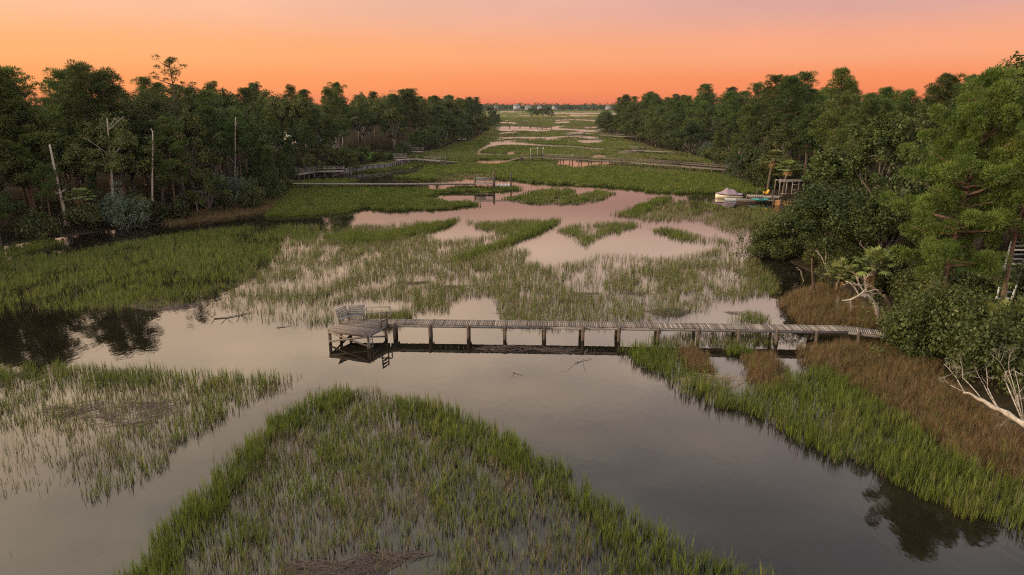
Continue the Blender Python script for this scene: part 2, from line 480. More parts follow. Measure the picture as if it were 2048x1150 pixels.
def marsh(x, y):
    """(density, weight rows, height) of marsh grass at world points"""
    wx, wy = warp(x, y)
    dd = np.hypot(x, y)          # ragged rims: single plants stray over the outline
    wy = wy + (_hash(np.floor(x * 91), np.floor(y * 67), 7) - .5) * np.clip(.014 * dd, 0, 9); wx = wx + (_hash(np.floor(x * 53), np.floor(y * 83), 11) - .5) * np.clip(.010 * dd, 0, 5)
    den = np.zeros(x.shape); hgt = np.full(x.shape, .85); wt = np.tile(np.array(T, float), (len(x), 1))
    m = inpoly(wx, wy, FAR_MARSH)
    den[m] = .95; wt[m] = np.where(fbm(x[m] * .03, y[m] * .012, 171)[:, None] > .52, np.array((.9, .3, .15, 0)), np.array((.5, .6, .5, 0))); hgt[m] = .95
    # winding minor creeks and ponds of the outer marsh
    ly = np.log(np.maximum(y, 1))
    rid = np.abs(fbm(x * .024 + 3.1, ly * 15 + .012 * x, 131, 3) - .5)
    pond = fbm(x * .06, ly * 20, 151, 3)
    den[m & (y > 205) & ((rid < .017) | (pond > .73))] = 0
    for c in CREEK:
        den[inpoly(wx, wy, c)] = 0
    for d, w, h, p in PATCH:
        m = inpoly(wx, wy, p)
        den[m] = d; wt[m] = np.array(w, float); hgt[m] = h
    m = inpoly(x, y, LEFT_LAND) | inpoly(x, y, RIGHT_LAND)
    den[m] = 0
    return den, wt, hgt


# ------------------------------------------------------------------ ground sheet and water
def land_z(x, y):
    z = np.full(x.shape, -.6)
    for land, shore in ((LEFT_LAND, LEFT_SHORE), (RIGHT_LAND, RIGHT_SHORE)):
        m = inpoly(x, y, land)
        d = dist_line(x[m], y[m], shore)
        z[m] = .12 + 1.6 * (1 - np.exp(-d / 9.0)) + 1.4 * (1 - np.exp(-d / 60.0)) + .25 * (fbm(x[m] * .2, y[m] * .2, 3) - .5)
        mo = ~m
        d2 = dist_line(x[mo], y[mo], shore)
        z[mo] = np.maximum(z[mo], .12 - d2 * .2)
    return z


def gz(x, y):
    return float(land_z(np.array([float(x)]), np.array([float(y)]))[0])


def build_ground():
    ys = [8.0]
    while ys[-1] < 2160:
        ys.append(ys[-1] + max(.9, ys[-1] * .0105))
    ys += [2300, 3000, 5000, 9000, 16000, 30000]
    xs = [0.0]
    while xs[-1] < 170:
        xs.append(xs[-1] + 1.35)
    while xs[-1] < 16000:
        xs.append(xs[-1] * 1.09)
    xs = np.array(xs); xs = np.concatenate([-xs[:0:-1], xs]); ys = np.array(ys)
    X, Y = np.meshgrid(xs, ys)
    x, y = X.ravel(), Y.ravel()
    z = land_z(x, y)
    den, wt, _ = marsh(x, y)
    land = inpoly(x, y, LEFT_LAND) | inpoly(x, y, RIGHT_LAND)
    far = np.clip((y - 110) / 60, 0, 1)
    z = np.where(~land & (den > .5) & (far > 0), np.maximum(z, far * (.10 + .16 * fbm(x * .15, y * .15, 21))), z)
    z = np.where(y > 2165, .8, z)
    nx, ny = len(xs), len(ys)
    i = (np.arange(ny - 1)[:, None] * nx + np.arange(nx - 1)[None, :]).ravel()
    mb = MB(); mb.add(np.stack([x, y, z], 1), np.stack([i, i + 1, i + nx + 1, i + nx], 1))
    me = mb.mesh('ground', None, True)
    col = np.zeros((len(x), 4), np.float32); col[:, 3] = 1
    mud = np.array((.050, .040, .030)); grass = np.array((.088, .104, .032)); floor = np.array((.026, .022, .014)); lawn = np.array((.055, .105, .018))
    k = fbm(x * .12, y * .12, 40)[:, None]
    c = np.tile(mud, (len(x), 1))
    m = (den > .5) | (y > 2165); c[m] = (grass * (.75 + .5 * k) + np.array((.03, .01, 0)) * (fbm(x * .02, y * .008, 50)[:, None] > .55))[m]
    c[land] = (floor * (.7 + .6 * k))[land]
    for p in (W2([(690, 330), (790, 318), (790, 312), (700, 314)]), W2([(1880, 600), (1990, 610), (2010, 540), (1900, 530)], 1.0)):
        c[inpoly(x, y, p)] = lawn
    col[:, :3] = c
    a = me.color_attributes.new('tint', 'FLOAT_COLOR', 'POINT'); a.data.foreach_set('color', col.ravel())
    m_, t = new_mat('ground_soil_and_marsh'); n = t.nodes.new; l = t.links.new
    o = n('ShaderNodeOutputMaterial'); p = n('ShaderNodeBsdfDiffuse'); at_ = n('ShaderNodeAttribute'); at_.attribute_name = 'tint'
    g = n('ShaderNodeNewGeometry'); z_ = n('ShaderNodeTexNoise'); z_.inputs['Scale'].default_value = .8; z_.inputs['Detail'].default_value = 6
    l(g.outputs['Position'], z_.inputs[0])
    r = ramp(t, [(.3, (.62, .62, .62)), (.7, (1.25, 1.25, 1.2))]); l(z_.outputs[0], r.inputs[0])
    mxx = n('ShaderNodeMixRGB'); mxx.blend_type = 'MULTIPLY'; mxx.inputs[0].default_value = 1
    l(at_.outputs['Color'], mxx.inputs[1]); l(r.outputs[0], mxx.inputs[2]); l(mxx.outputs[0], p.inputs[0]); l(p.outputs[0], o.inputs[0])
    me.materials.append(m_)
    tag(link('ground', me), kind='structure')


def build_water():
    m, t = new_mat('still_tidal_water'); n = t.nodes.new; l = t.links.new
    o = n('ShaderNodeOutputMaterial'); p = n('ShaderNodeBsdfPrincipled')
    g = n('ShaderNodeNewGeometry')
    z1 = n('ShaderNodeTexNoise'); z1.inputs['Scale'].default_value = .10; z1.inputs['Detail'].default_value = 4; z1.inputs['Distortion'].default_value = 1.2
    l(g.outputs['Position'], z1.inputs[0])
    # silt drifting in slow streaks
    r = ramp(t, [(.35, (.006, .0048, .003)), (.65, (.011, .009, .006))]); l(z1.outputs[0], r.inputs[0]); l(r.outputs[0], p.inputs['Base Color'])
    z2 = n('ShaderNodeTexNoise'); z2.inputs['Scale'].default_value = 2.2; z2.inputs['Detail'].default_value = 2
    mpp = n('ShaderNodeMapping'); mpp.inputs['Scale'].default_value = (1.0, .5, 1); l(g.outputs['Position'], mpp.inputs[0]); l(mpp.outputs[0], z2.inputs[0])
    bp = n('ShaderNodeBump'); bp.inputs['Strength'].default_value = .08; bp.inputs['Distance'].default_value = .05
    l(z2.outputs[0], bp.inputs['Height']); l(bp.outputs[0], p.inputs['Normal'])
    r2 = ramp(t, [(.4, (.012, .012, .012)), (.7, (.04, .04, .04))]); l(z1.outputs[0], r2.inputs[0]); 
    # open water far out is ruffled by the breeze, the sheltered near water is glassy
    sp = n('ShaderNodeSeparateXYZ'); l(g.outputs['Position'], sp.inputs[0])
    wr = n('ShaderNodeMapRange'); wr.inputs[1].default_value = 130; wr.inputs[2].default_value = 330; wr.inputs[4].default_value = .22; l(sp.outputs[1], wr.inputs[0])
    ad = n('ShaderNodeMath'); ad.operation = 'ADD'; l(r2.outputs[0], ad.inputs[0]); l(wr.outputs[0], ad.inputs[1]); l(ad.outputs[0], p.inputs['Roughness'])
    p.inputs['IOR'].default_value = 1.36
    p.inputs['Specular IOR Level'].default_value = .5
    l(p.outputs[0], o.inputs[0])
    mb = MB(); mb.add([(-9000, -60, 0), (9000, -60, 0), (9000, 2600, 0), (-9000, 2600, 0)], [(0, 1, 2, 3)])
    tag(mb.build('water', m), kind='structure')


build_ground()
build_water()


# ------------------------------------------------------------------ marsh grass
def blade(mb, base, az, lean, h, w, rs, seg=2, curl=.3):
    """one narrow leaf bending over towards az"""
    s = np.array((-math.sin(az), math.cos(az), 0)); f = np.array((math.cos(az), math.sin(az), 0))
    V = []
    for k in range(seg + 1):
        t = k / seg
        c = base + f * (lean * h * t + curl * h * t * t) + np.array((0, 0, h * t * (1 - .25 * curl * t)))
        if k == seg:
            V.append(c)
        else:
            ww = w * (1 - .45 * t)
            V += [c - s * ww / 2, c + s * ww / 2]
    F = []
    for k in range(seg - 1):
        mb.add(V[2 * k:2 * k + 4], [(0, 1, 3, 2)])
    mb.add(V[-3:], [(0, 1, 2)])


def tuft(name, seed, stems, rad, blades, w, m, hvar=.5, seg=2, curl=.28):
    rs = RS(seed); mb = MB()
    for s in range(stems):
        a = rs.rand() * 6.283; r = rad * math.sqrt(rs.rand())
        b = np.array((r * math.cos(a), r * math.sin(a), -.05)); hs = 1 - hvar * rs.rand()
        for k in range(blades):
            q = k / max(1, blades - 1) if blades > 1 else 0
            blade(mb, b + np.array((0, 0, hs * .3 * q * rs.rand())), rs.rand() * 6.283, .02 + .15 * rs.rand() * (.3 + q), hs * (1.05 - .45 * q * rs.rand()), w * (.8 + .4 * rs.rand()), rs, seg, curl * rs.rand() ** 2)
    o = bpy.data.objects.new(name, mb.mesh(name, m))
    return o


def proto_set(name, objs):
    c = bpy.data.collections.new(name)
    for o in objs:
        c.objects.link(o)
    return c


GM = ['g_green', 'g_thin', 'g_dry', 'g_brown']


def make_set(tagname, stems, rad, blades, w, seg, var=3):
    obs = []
    for i, k in enumerate(GM):
        for v in range(var):
            bl = blades if k != 'g_dry' else max(1, blades - 2)
            st = stems if k != 'g_brown' else stems * 2
            obs.append(tuft('%s_%d_%d' % (tagname, i, v), 100 * i + v + len(tagname), st, rad, bl, w * (.55 if k in ('g_dry', 'g_brown') else (.8 if k == 'g_thin' else 1)), M[k], seg=seg,
                            curl=.12 if k == 'g_dry' else .3))
    return proto_set(tagname, obs)


SETS = {'a': make_set('aa_near_grass', 1, .05, 5, .0155, 3), 'b': make_set('bbb_mid_grass', 3, .30, 2, .024, 2), 'c': make_set('cccc_far_grass', 14, .75, 2, .075, 2),
        'd': make_set('ddddd_marsh_grass', 34, 2.0, 2, .17, 1)}


def gn_scatter(name, pts, rot, scl, idx, coll):
    me = bpy.data.meshes.new(name)
    me.vertices.add(len(pts)); me.vertices.foreach_set('co', pts.astype(np.float32).ravel())
    a = me.attributes.new('rot', 'FLOAT_VECTOR', 'POINT'); a.data.foreach_set('vector', rot.astype(np.float32).ravel())
    a = me.attributes.new('scl', 'FLOAT_VECTOR', 'POINT'); a.data.foreach_set('vector', scl.astype(np.float32).ravel())
    a = me.attributes.new('pick', 'INT', 'POINT'); a.data.foreach_set('value', idx.astype(np.int32))
    me.update()
    o = link(name, me)
    ng = bpy.data.node_groups.new('scatter', 'GeometryNodeTree')
    ng.interface.new_socket(name='Geometry', in_out='INPUT', socket_type='NodeSocketGeometry')
    ng.interface.new_socket(name='Geometry', in_out='OUTPUT', socket_type='NodeSocketGeometry')
    n = ng.nodes.new; l = ng.links.new
    gi = n('NodeGroupInput'); go = n('NodeGroupOutput')
    ci = n('GeometryNodeCollectionInfo'); ci.inputs['Collection'].default_value = coll
    ci.inputs['Separate Children'].default_value = True; ci.inputs['Reset Children'].default_value = True
    ip = n('GeometryNodeInstanceOnPoints'); ip.inputs['Pick Instance'].default_value = True

    def attr(nm, ty):
        q = n('GeometryNodeInputNamedAttribute'); q.data_type = ty; q.inputs['Name'].default_value = nm
        return q.outputs['Attribute']
    er = n('FunctionNodeEulerToRotation'); l(attr('rot', 'FLOAT_VECTOR'), er.inputs[0])
    l(gi.outputs[0], ip.inputs['Points']); l(ci.outputs[0], ip.inputs['Instance'])
    l(attr('pick', 'INT'), ip.inputs['Instance Index']); l(er.outputs[0], ip.inputs['Rotation']); l(attr('scl', 'FLOAT_VECTOR'), ip.inputs['Scale'])
    l(ip.outputs[0], go.inputs[0])
    md = o.modifiers.new('scatter', 'NODES'); md.node_group = ng
    return o


def scatter(name, x, y, den, wt, hgt, sset, seed, label, z=None, keep=None):
    rs = RS(seed)
    m = rs.rand(len(x)) < den
    P = np.stack([x, y, np.zeros_like(x)], 1)
    px, py = proj(P)
    m &= (px > -260) & (px < 2308) & (py < 1330)
    x, y, wt, hgt = x[m], y[m], wt[m], hgt[m]
    zz = np.zeros_like(x) if z is None else np.maximum(z[m], 0)
    cum = np.cumsum(wt, 1) / wt.sum(1, keepdims=True)
    kind = (rs.rand(len(x))[:, None] > cum).sum(1).clip(0, 3)
    idx = kind * 3 + rs.randint(0, 3, len(x))
    h = hgt * (.55 + .65 * rs.rand(len(x))) * (.85 + .3 * fbm(x * .3, y * .3, 77))
    tl = np.where(kind == 3, .7, .2)
    rot = np.stack([(rs.rand(len(x)) - .5) * tl, (rs.rand(len(x)) - .5) * tl, rs.rand(len(x)) * 6.283], 1)
    wd = .85 + .4 * rs.rand(len(x))
    scl = np.stack([wd, wd, h], 1)
    print(name, len(x))
    o = gn_scatter(name, np.stack([x, y, zz - .02], 1), rot, scl, idx, SETS[sset])
    return tag(o, label, None, None, 'stuff')


def cand(x0, x1, y0, y1, n_per_m2, seed):
    rs = RS(seed)
    n = int((x1 - x0) * (y1 - y0) * n_per_m2)
    x = x0 + (x1 - x0) * rs.rand(n); y = y0 + (y1 - y0) * rs.rand(n)
    # keep what the view cone can hold
    k = np.abs(x) < y * .95 + 12
    return x[k], y[k]


# flooded marsh, three distance bands
x, y = cand(-90, 70, 45, 118, 42, 1)
den, wt, hg = marsh(x, y)
thin = np.where(den < .6, .45 + 1.1 * fbm(x * .16, y * .16, 33), 1.0)
thin = np.where((den < .6) & (fbm(x * .35, y * .22, 91) > .60), thin * .25, thin)
scatter('marsh_grass', x, y, den * thin, wt, hg, 'b', 2, 'thin green marsh grass standing in the flooded flat behind the dock')
x, y = cand(-75, 80, 118, 330, 3.4, 3)
den, wt, hg = marsh(x, y)
scatter('marsh_grass', x, y, den, wt, hg * .85, 'c', 4, 'dense green marsh grass around the docks in the middle distance', z=np.where(den > .5, .1, 0.))
x, y = cand(-130, 190, 330, 1000, .16, 5)
den, wt, hg = marsh(x, y)
scatter('marsh_grass', x, y, den, wt, hg * .7, 'd', 6, 'far green marsh grass cut by pale creeks below the horizon', z=np.where(den > .5, .2, 0.))


# the near patches, each an object of its own
def near(name, label, dens, parts, seed, hs=1.0, sset='a', extra=None):
    """parts: list of (density, weights, height, outline px); later ones override"""
    P = [(d, w, h, W2(p)) for d, w, h, p in parts]
    ax = np.concatenate([np.array(p) for _, _, _, p in P])
    x, y = cand(ax[:, 0].min() - 1, ax[:, 0].max() + 1, max(14, ax[:, 1].min() - 1), ax[:, 1].max() + 1, dens, seed)
    k = .35
    wx = x + k * 2 * (fbm(x * .9, y * .9, 5) - .5) * 2; wy = y + k * 3 * (fbm(x * .9, y * .9, 8) - .5) * 2
    den = np.zeros(x.shape); hg = np.full(x.shape, .8); wt = np.tile(np.array(T, float), (len(x), 1))
    for d, w, h, p in P:
        m = inpoly(wx, wy, p); den[m] = d; wt[m] = np.array(w, float); hg[m] = h
        if w is BR:              # rush thins and shortens towards the rim of its patch
            ed = dist_line(wx[m], wy[m], p + [p[0]])
            hg[m] = h * (.45 + .55 * np.clip(ed / 1.1, 0, 1) ** .6) * (.75 + .5 * fbm(x[m] * .8, y[m] * .8, 61)); den[m] = d * (.3 + .7 * np.clip(ed / .8, 0, 1))
    th = np.where(den < .6, np.clip(.35 + 1.9 * (fbm(x * .55, y * .55, 33, 4) - .2), .15, 1.6) * np.where(fbm(x * 1.3, y * .9, 12) > .64, .4, 1), np.clip(.4 + 1.6 * fbm(x * .8, y * .8, 35), .5, 1.4))
    gsh = fbm(x * .4, y * .4, 71)[:, None]; wt = wt * np.where(gsh > .55, np.array((2.6, 1.2, .5, 1)), np.array((.7, 1, 1.2, 1)))
    return scatter(name, x, y, den * th, wt, hg * hs, sset, seed + 1, label, z=extra(x, y) if extra else None)


TDG = (.20, .28, .52, 0)
near('marsh_grass', 'tongue of marsh grass reaching up from the foreground with bright green rims', 150, [
    (.46, TDG, .80, [(250, 1180), (300, 1095), (380, 1005), (470, 915), (530, 860), (590, 812), (650, 790), (720, 780), (800, 795), (880, 812), (960, 850), (1050, 900),
                     (1140, 950), (1220, 1005), (1300, 1055), (1380, 1100), (1460, 1135), (1560, 1180), (1700, 1330), (100, 1330)]),
    (.55, G, 1.05, [(240, 1190), (300, 1095), (380, 1005), (470, 915), (530, 860), (590, 812), (650, 788), (705, 784), (690, 806), (640, 830), (590, 850), (540, 905), (480, 970), (430, 1040), (400, 1090), (370, 1180), (340, 1330), (100, 1330)]),
    (.50, G, 1.0, [(800, 800), (880, 812), (960, 850), (1050, 900), (1140, 950), (1220, 1005), (1300, 1055), (1380, 1100), (1460, 1135), (1560, 1180), (1700, 1330), (1420, 1330), (1400, 1190), (1300, 1120), (1200, 1060), (1110, 1000), (1040, 960), (960, 920), (880, 880), (820, 850), (790, 820)]),
    (.42, TDG, .9, [(1000, 960), (1110, 1000), (1200, 1060), (1300, 1120), (1320, 1160), (1180, 1160), (1080, 1060)]),
    (.05, TDG, .7, [(610, 1120), (700, 1098), (800, 1115), (900, 1120), (880, 1160), (760, 1190), (620, 1190)]),
], 20)
near('marsh_grass', 'thin marsh grass in the still water at the lower left, darker along its top', 125, [
    (.34, TD, .72, [(-150, 745), (0, 742), (150, 738), (420, 748), (590, 760), (610, 752), (570, 778), (500, 808), (430, 850), (350, 895), (330, 930), (230, 955), (150, 960), (60, 940), (0, 960), (-150, 960)]),
    (.40, GT, .9, [(-150, 746), (0, 742), (150, 738), (420, 748), (590, 758), (540, 778), (430, 778), (200, 770), (0, 772), (-150, 776)]),
    (.32, GT, .85, [(430, 778), (540, 776), (500, 808), (430, 850), (350, 890), (330, 860), (380, 820)]),
    (.10, TD, .7, [(-150, 870), (100, 860), (160, 900), (80, 930), (200, 960), (0, 1000), (-150, 1000)]),
    (.22, GT, .8, [(200, 950), (330, 915), (350, 935), (260, 975), (150, 1000)]),
    (.05, TD, .7, [(-150, 1060), (60, 1050), (60, 1110), (-150, 1120)]),
], 30)


def rightz(x, y):
    return land_z(x, y)


near('marsh_grass', 'bright green marsh grass fringing the water along the right bank', 135, [
    (.55, (1, .25, .12, 0), 1.05, [(1235, 702), (1290, 690), (1345, 700), (1370, 738), (1440, 772), (1490, 790), (1560, 772), (1590, 748), (1650, 745), (1720, 785), (1800, 835), (1880, 895), (1960, 945), (2060, 975), (2300, 1050), (2400, 1250), (2250, 1180), (2060, 1075),
                    (1930, 1042), (1830, 992), (1760, 948), (1680, 922), (1600, 892), (1520, 848), (1440, 815), (1370, 785), (1300, 745)]),
    (.50, T, .7, [(1290, 676), (1420, 662), (1580, 668), (1600, 690), (1480, 690), (1400, 700), (1340, 696)]),
    (.75, G, .8, [(1440, 700), (1480, 694), (1500, 712), (1460, 716)]),
], 40, extra=rightz)
near('needlerush', 'rusty brown needlerush covering the right bank between dock and bleached fallen tree', 95, [
    (.95, BR, .95, [(1590, 700), (1640, 690), (1760, 676), (1800, 676), (1850, 720), (1930, 790), (2060, 880), (2300, 990), (2300, 1070), (2060, 985), (1960, 950), (1880, 900), (1800, 842), (1720, 790), (1650, 752), (1600, 735)]),
], 50, extra=rightz)
near('needlerush', 'rounded tawny rush tussock beside the dock, nearer the platform', 120, [
    (.95, BR, 1.1, [(1345, 708), (1375, 694), (1420, 722), (1440, 748), (1410, 760), (1370, 745)]),
], 54)
near('needlerush', 'rounded tawny rush tussock beside the dock, nearer the right bank', 120, [
    (.95, BR, 1.15, [(1480, 722), (1530, 708), (1570, 730), (1575, 770), (1540, 785), (1505, 770)]),
], 57)
near('needlerush', 'dark brown needlerush patch between the dock and the oaks', 70, [
    (.95, BR, 1.15, [(1555, 605), (1580, 585), (1640, 570), (1720, 600), (1790, 650), (1790, 668), (1700, 662), (1600, 655), (1580, 640)]),
], 60, extra=rightz)
near('needlerush', 'dull brown rush strip under the left bank trees', 12, [
    (.95, BR, .9, [(315, 446), (420, 426), (500, 406), (560, 384), (575, 388), (545, 425), (450, 440), (340, 452)]),
], 63, sset='b', extra=rightz)
near('marsh_grass', 'dark green grass fringe under the leftmost bank trees', 12, [
    (.9, G, .9, [(-150, 530), (0, 498), (90, 480), (130, 484), (60, 505), (-150, 560)]),
], 66, sset='b', extra=rightz)

# ------------------------------------------------------------------ trees
def unit(v):
    return v / (np.linalg.norm(v, axis=-1, keepdims=True) + 1e-9)


def needles(mb, cen, rad, n, ln, wd, rs, flat=.72, up=.35):
    """brush-like triangles standing out from puffs; cen (k,3), rad (k,)"""
    k = len(cen)
    c = np.repeat(cen, n, 0); r = np.repeat(rad, n)
    d = unit(rs.normal(size=(k * n, 3)) + np.array((0, 0, .5)))
    p = c + d * (r * (.35 + .65 * rs.rand(k * n) ** .6))[:, None] * np.array((1, 1, flat))
    a = unit(d + rs.normal(size=d.shape) * .45 + np.array((0, 0, up)))
    s = unit(np.cross(a, rs.normal(size=a.shape)))
    w = (wd * (.7 + .6 * rs.rand(k * n)))[:, None]; q = (ln * (.7 + .6 * rs.rand(k * n)))[:, None]
    V = np.stack([p - s * w / 2, p + s * w / 2, p + a * q], 1).reshape(-1, 3)
    mb.add(V, np.arange(len(V)).reshape(-1, 3))


def leaves(mb, cen, rad, n, ln, wd, rs, flat=.8, droop=0.0):
    """kite-shaped leaf sprays spread through lobes"""
    k = len(cen)
    c = np.repeat(cen, n, 0); r = np.repeat(rad, n)
    d = unit(rs.normal(size=(k * n, 3)) + np.array((0, 0, .3)))
    p = c + d * (r * (.3 + .75 * rs.rand(k * n) ** .55))[:, None] * np.array((1, 1, flat))
    nn = unit(d + rs.normal(size=d.shape) * .6 + np.array((0, 0, .35)))
    a = unit(np.cross(nn, rs.normal(size=nn.shape)) + np.array((0, 0, -droop))); s = unit(np.cross(nn, a))
    sz_ = (.45 + 1.1 * rs.rand(k * n) ** 1.5)
    w = (wd * sz_)[:, None]; q = (ln * sz_)[:, None]
    V = np.stack([p, p + a * q * .45 + s * w / 2 + nn * q * .08, p + a * q, p + a * q * .45 - s * w / 2 + nn * q * .08], 1).reshape(-1, 3)
    mb.add(V, np.arange(len(V)).reshape(-1, 4))


def limb(mb, a, b, r0, r1, rs, bend=.12, n=5, sides=5, sag=0.0):
    a = np.array(a, float); b = np.array(b, float)
    t = np.linspace(0, 1, n)[:, None]
    L_ = np.linalg.norm(b - a)
    off = rs.normal(size=3) * bend * L_
    P = a + (b - a) * t + off * (t * (1 - t)) + np.array((0, 0, -sag * L_)) * (t * (1 - t)) * 2
    mb.tube(P, r0 + (r1 - r0) * t[:, 0], sides)
    return P


def make_pine(seed, H=24., R=4.2, c0=.42, nb=34, leaf=(.46, .105), per=150, lean=.4, m='pine', puff=1.05, dead_low=3):
    rs = RS(seed); tr = MB(); cr = MB()
    tz = np.linspace(0, 1, 9)
    bend = rs.normal(size=2) * lean
    tp = np.stack([bend[0] * tz ** 2 + .15 * np.sin(tz * 5 + seed), bend[1] * tz ** 2 + .12 * np.cos(tz * 4 + seed), tz * H * .97], 1)
    r0 = .0125 * H
    tr.tube(tp, r0 * (1 - tz * .86), 7)
    cen = []; rad = []
    az = rs.rand() * 6.28
    for i in range(nb):
        u = (i + rs.rand() * .8) / nb
        t = u ** .85
        z = H * (c0 + (.96 - c0) * t)
        base = np.array([np.interp(z, tp[:, 2], tp[:, 0]), np.interp(z, tp[:, 2], tp[:, 1]), z])
        az += 2.4 + rs.normal() * .35
        Lb = R * min(1, .5 + 1.6 * t) * (1 - t) ** .5 * (.65 + .55 * rs.rand()) + .5
        el = (-.05 + .75 * t ** 1.3) + rs.normal() * .12
        dr = np.array((math.cos(az) * math.cos(el), math.sin(az) * math.cos(el), math.sin(el)))
        tip = base + dr * Lb + np.array((0, 0, .12 * Lb))
        P = limb(tr, base, tip, .05 + .022 * Lb, .02, rs, .1, 5, 4, sag=.08)
        k = 1 + int(Lb / 1.25)
        for s in np.linspace(.45, 1.02, k):
            q = base + (tip - base) * s + rs.normal(size=3) * np.array((.45, .45, .22)) * (.4 + .2 * Lb)
            cen.append(q + np.array((0, 0, .15))); rad.append(puff * (.62 + .6 * rs.rand()))
    top = tp[-1] + np.array((0, 0, .2))
    for j in range(4):
        cen.append(top + rs.normal(size=3) * np.array((.5, .5, .35))); rad.append(puff * .8)
    for j in range(dead_low):
        z = H * (c0 * (.45 + .5 * rs.rand())); a = rs.rand() * 6.28
        base = np.array([np.interp(z, tp[:, 2], tp[:, 0]), np.interp(z, tp[:, 2], tp[:, 1]), z])
        limb(tr, base, base + np.array((math.cos(a) * 1.6, math.sin(a) * 1.6, .3 * rs.normal())), .045, .012, rs, .15, 4, 4)
    needles(cr, np.array(cen), np.array(rad), per, leaf[0], leaf[1], rs)
    return tr.mesh('pine_trunk', M['bark'], True), cr.mesh('pine_crown', M[m])


def make_oak(seed, H=13., R=5.5, lobes=44, per=300, leaf=(.30, .17), m='oak', trunk=.3, flat=.62, bark='oakbark', low=.35):
    rs = RS(seed); tr = MB(); cr = MB()
    hz = H * trunk
    tp = np.array([(0, 0, 0), (.05 * R * rs.normal(), .05 * R * rs.normal(), hz * .5), (.08 * R * rs.normal(), .08 * R * rs.normal(), hz)])
    tr.tube(tp, [.028 * H, .023 * H, .021 * H], 8)
    cen = []; rad = []
    cz = H * (.5 + low * .28); rz = H - cz
    nl = 9
    for i in range(lobes):
        a = i * 2.39996 + rs.rand() * .5
        u = rs.rand()
        el = -0.35 + 1.75 * u ** .8
        rr = R * (.55 + .45 * rs.rand() ** .5) * (.9 + .25 * math.sin(3 * a + seed))
        c = np.array((math.cos(a) * math.cos(el) * rr, math.sin(a) * math.cos(el) * rr, cz + math.sin(el) * (rz if el > 0 else cz - H * low * .6) * (.72 + .28 * rs.rand())))
        c = c + rs.normal(size=3) * np.array((.10, .10, .07)) * R
        cen.append(c); rad.append(R * (.12 + .14 * rs.rand()))
    cen = np.array(cen); rad = np.array(rad)
    for i in range(nl):
        c = cen[int(rs.randint(0, lobes))]
        P = limb(tr, tp[-1], tp[-1] + (c - tp[-1]) * .6, .013 * H, .006 * H, rs, .2, 5, 6)
        for j in range(4):
            e = cen[np.argsort(np.linalg.norm(cen - P[-1], axis=1))[j]]
            limb(tr, P[-1 - (j % 2)], e, .006 * H, .0016 * H, rs, .18, 5, 4)
    leaves(cr, cen, rad, per, leaf[0], leaf[1], rs, flat)
    # loose sprays that break the outline
    out_ = cen + unit(cen - np.array((0, 0, cz * .8))) * (rad * (.8 + .5 * rs.rand(lobes)))[:, None]
    leaves(cr, out_, rad * .5, max(10, per // 6), leaf[0], leaf[1], rs, .9)
    return tr.mesh('trunk_mesh', M[bark], True), cr.mesh('crown_mesh', M[m])


def make_shrub(seed, H=3.6, R=2.3, lobes=26, per=120, leaf=(.30, .15), m='shrub'):
    rs = RS(seed); tr = MB(); cr = MB(); cen = []; rad = []
    for i in range(lobes):
        a = rs.rand() * 6.283; q = math.sqrt(rs.rand()); z = H * (.18 + .74 * rs.rand() * (1 - .45 * q * q))
        cen.append((math.cos(a) * R * q * .85, math.sin(a) * R * q * .85, z)); rad.append(R * (.22 + .16 * rs.rand()))
    cen = np.array(cen); rad = np.array(rad)
    for i in range(7):
        limb(tr, (rs.normal() * .2, rs.normal() * .2, 0), cen[i], .06, .015, rs, .15, 4, 5)
    leaves(cr, cen, rad, per, leaf[0], leaf[1], rs, .95, droop=-.5)
    leaves(cr, cen + rs.normal(size=cen.shape) * .3 * R, rad * .6, per // 5, leaf[0], leaf[1], rs, 1.1, droop=-.8)
    return tr.mesh('stem_mesh', M['oakbark'], True), cr.mesh('foliage_mesh', M[m])


def make_cedar(seed, H=7., R=1.7, per=34):
    rs = RS(seed); tr = MB(); cr = MB(); cen = []; rad = []
    tr.tube([(0, 0, 0), (.1, .05, H * .5), (.05, 0, H * .95)], [.12, .07, .02], 6)
    for i in range(90):
        t = rs.rand() ** 1.2; a = rs.rand() * 6.283
        rr = R * (1 - t) ** .7 * (.5 + .55 * rs.rand()) * min(1, .5 + 4 * t)
        cen.append((math.cos(a) * rr, math.sin(a) * rr, H * (.06 + .93 * t))); rad.append(.42 * (.7 + .5 * rs.rand()) * (1.1 - .5 * t))
    needles(cr, np.array(cen), np.array(rad), per, .42, .10, rs, flat=1.2, up=1.1)
    return tr.mesh('trunk_mesh', M['oakbark'], True), cr.mesh('crown_mesh', M['cedar'])


def fan(mb, base, az, el, stalk, size, rs, nb=13, droop=.25):
    """one fan-shaped palm leaf on its stalk"""
    f = np.array((math.cos(az) * math.cos(el), math.sin(az) * math.cos(el), math.sin(el)))
    s = np.array((-math.sin(az), math.cos(az), 0)); u = np.cross(f, s) * -1
    hub = base + f * stalk + np.array((0, 0, -.12 * stalk * stalk))
    mb.add([base - s * .02, base + s * .02, hub + s * .015, hub - s * .015], [(0, 1, 2, 3)])
    for k in range(nb):
        t = (k / (nb - 1) - .5) * 2.7
        d = f * math.cos(t) + s * math.sin(t)
        ln = size * (1 - .18 * abs(t)) * (.85 + .3 * rs.rand())
        w = np.cross(d, u); w /= np.linalg.norm(w) + 1e-9
        mid = hub + d * ln * .55 + u * .04
        tip = hub + d * ln + np.array((0, 0, -droop * ln * (.5 + rs.rand())))
        ww = ln * .075
        mb.add([hub, mid + w * ww, tip, mid - w * ww], [(0, 1, 2, 3)])


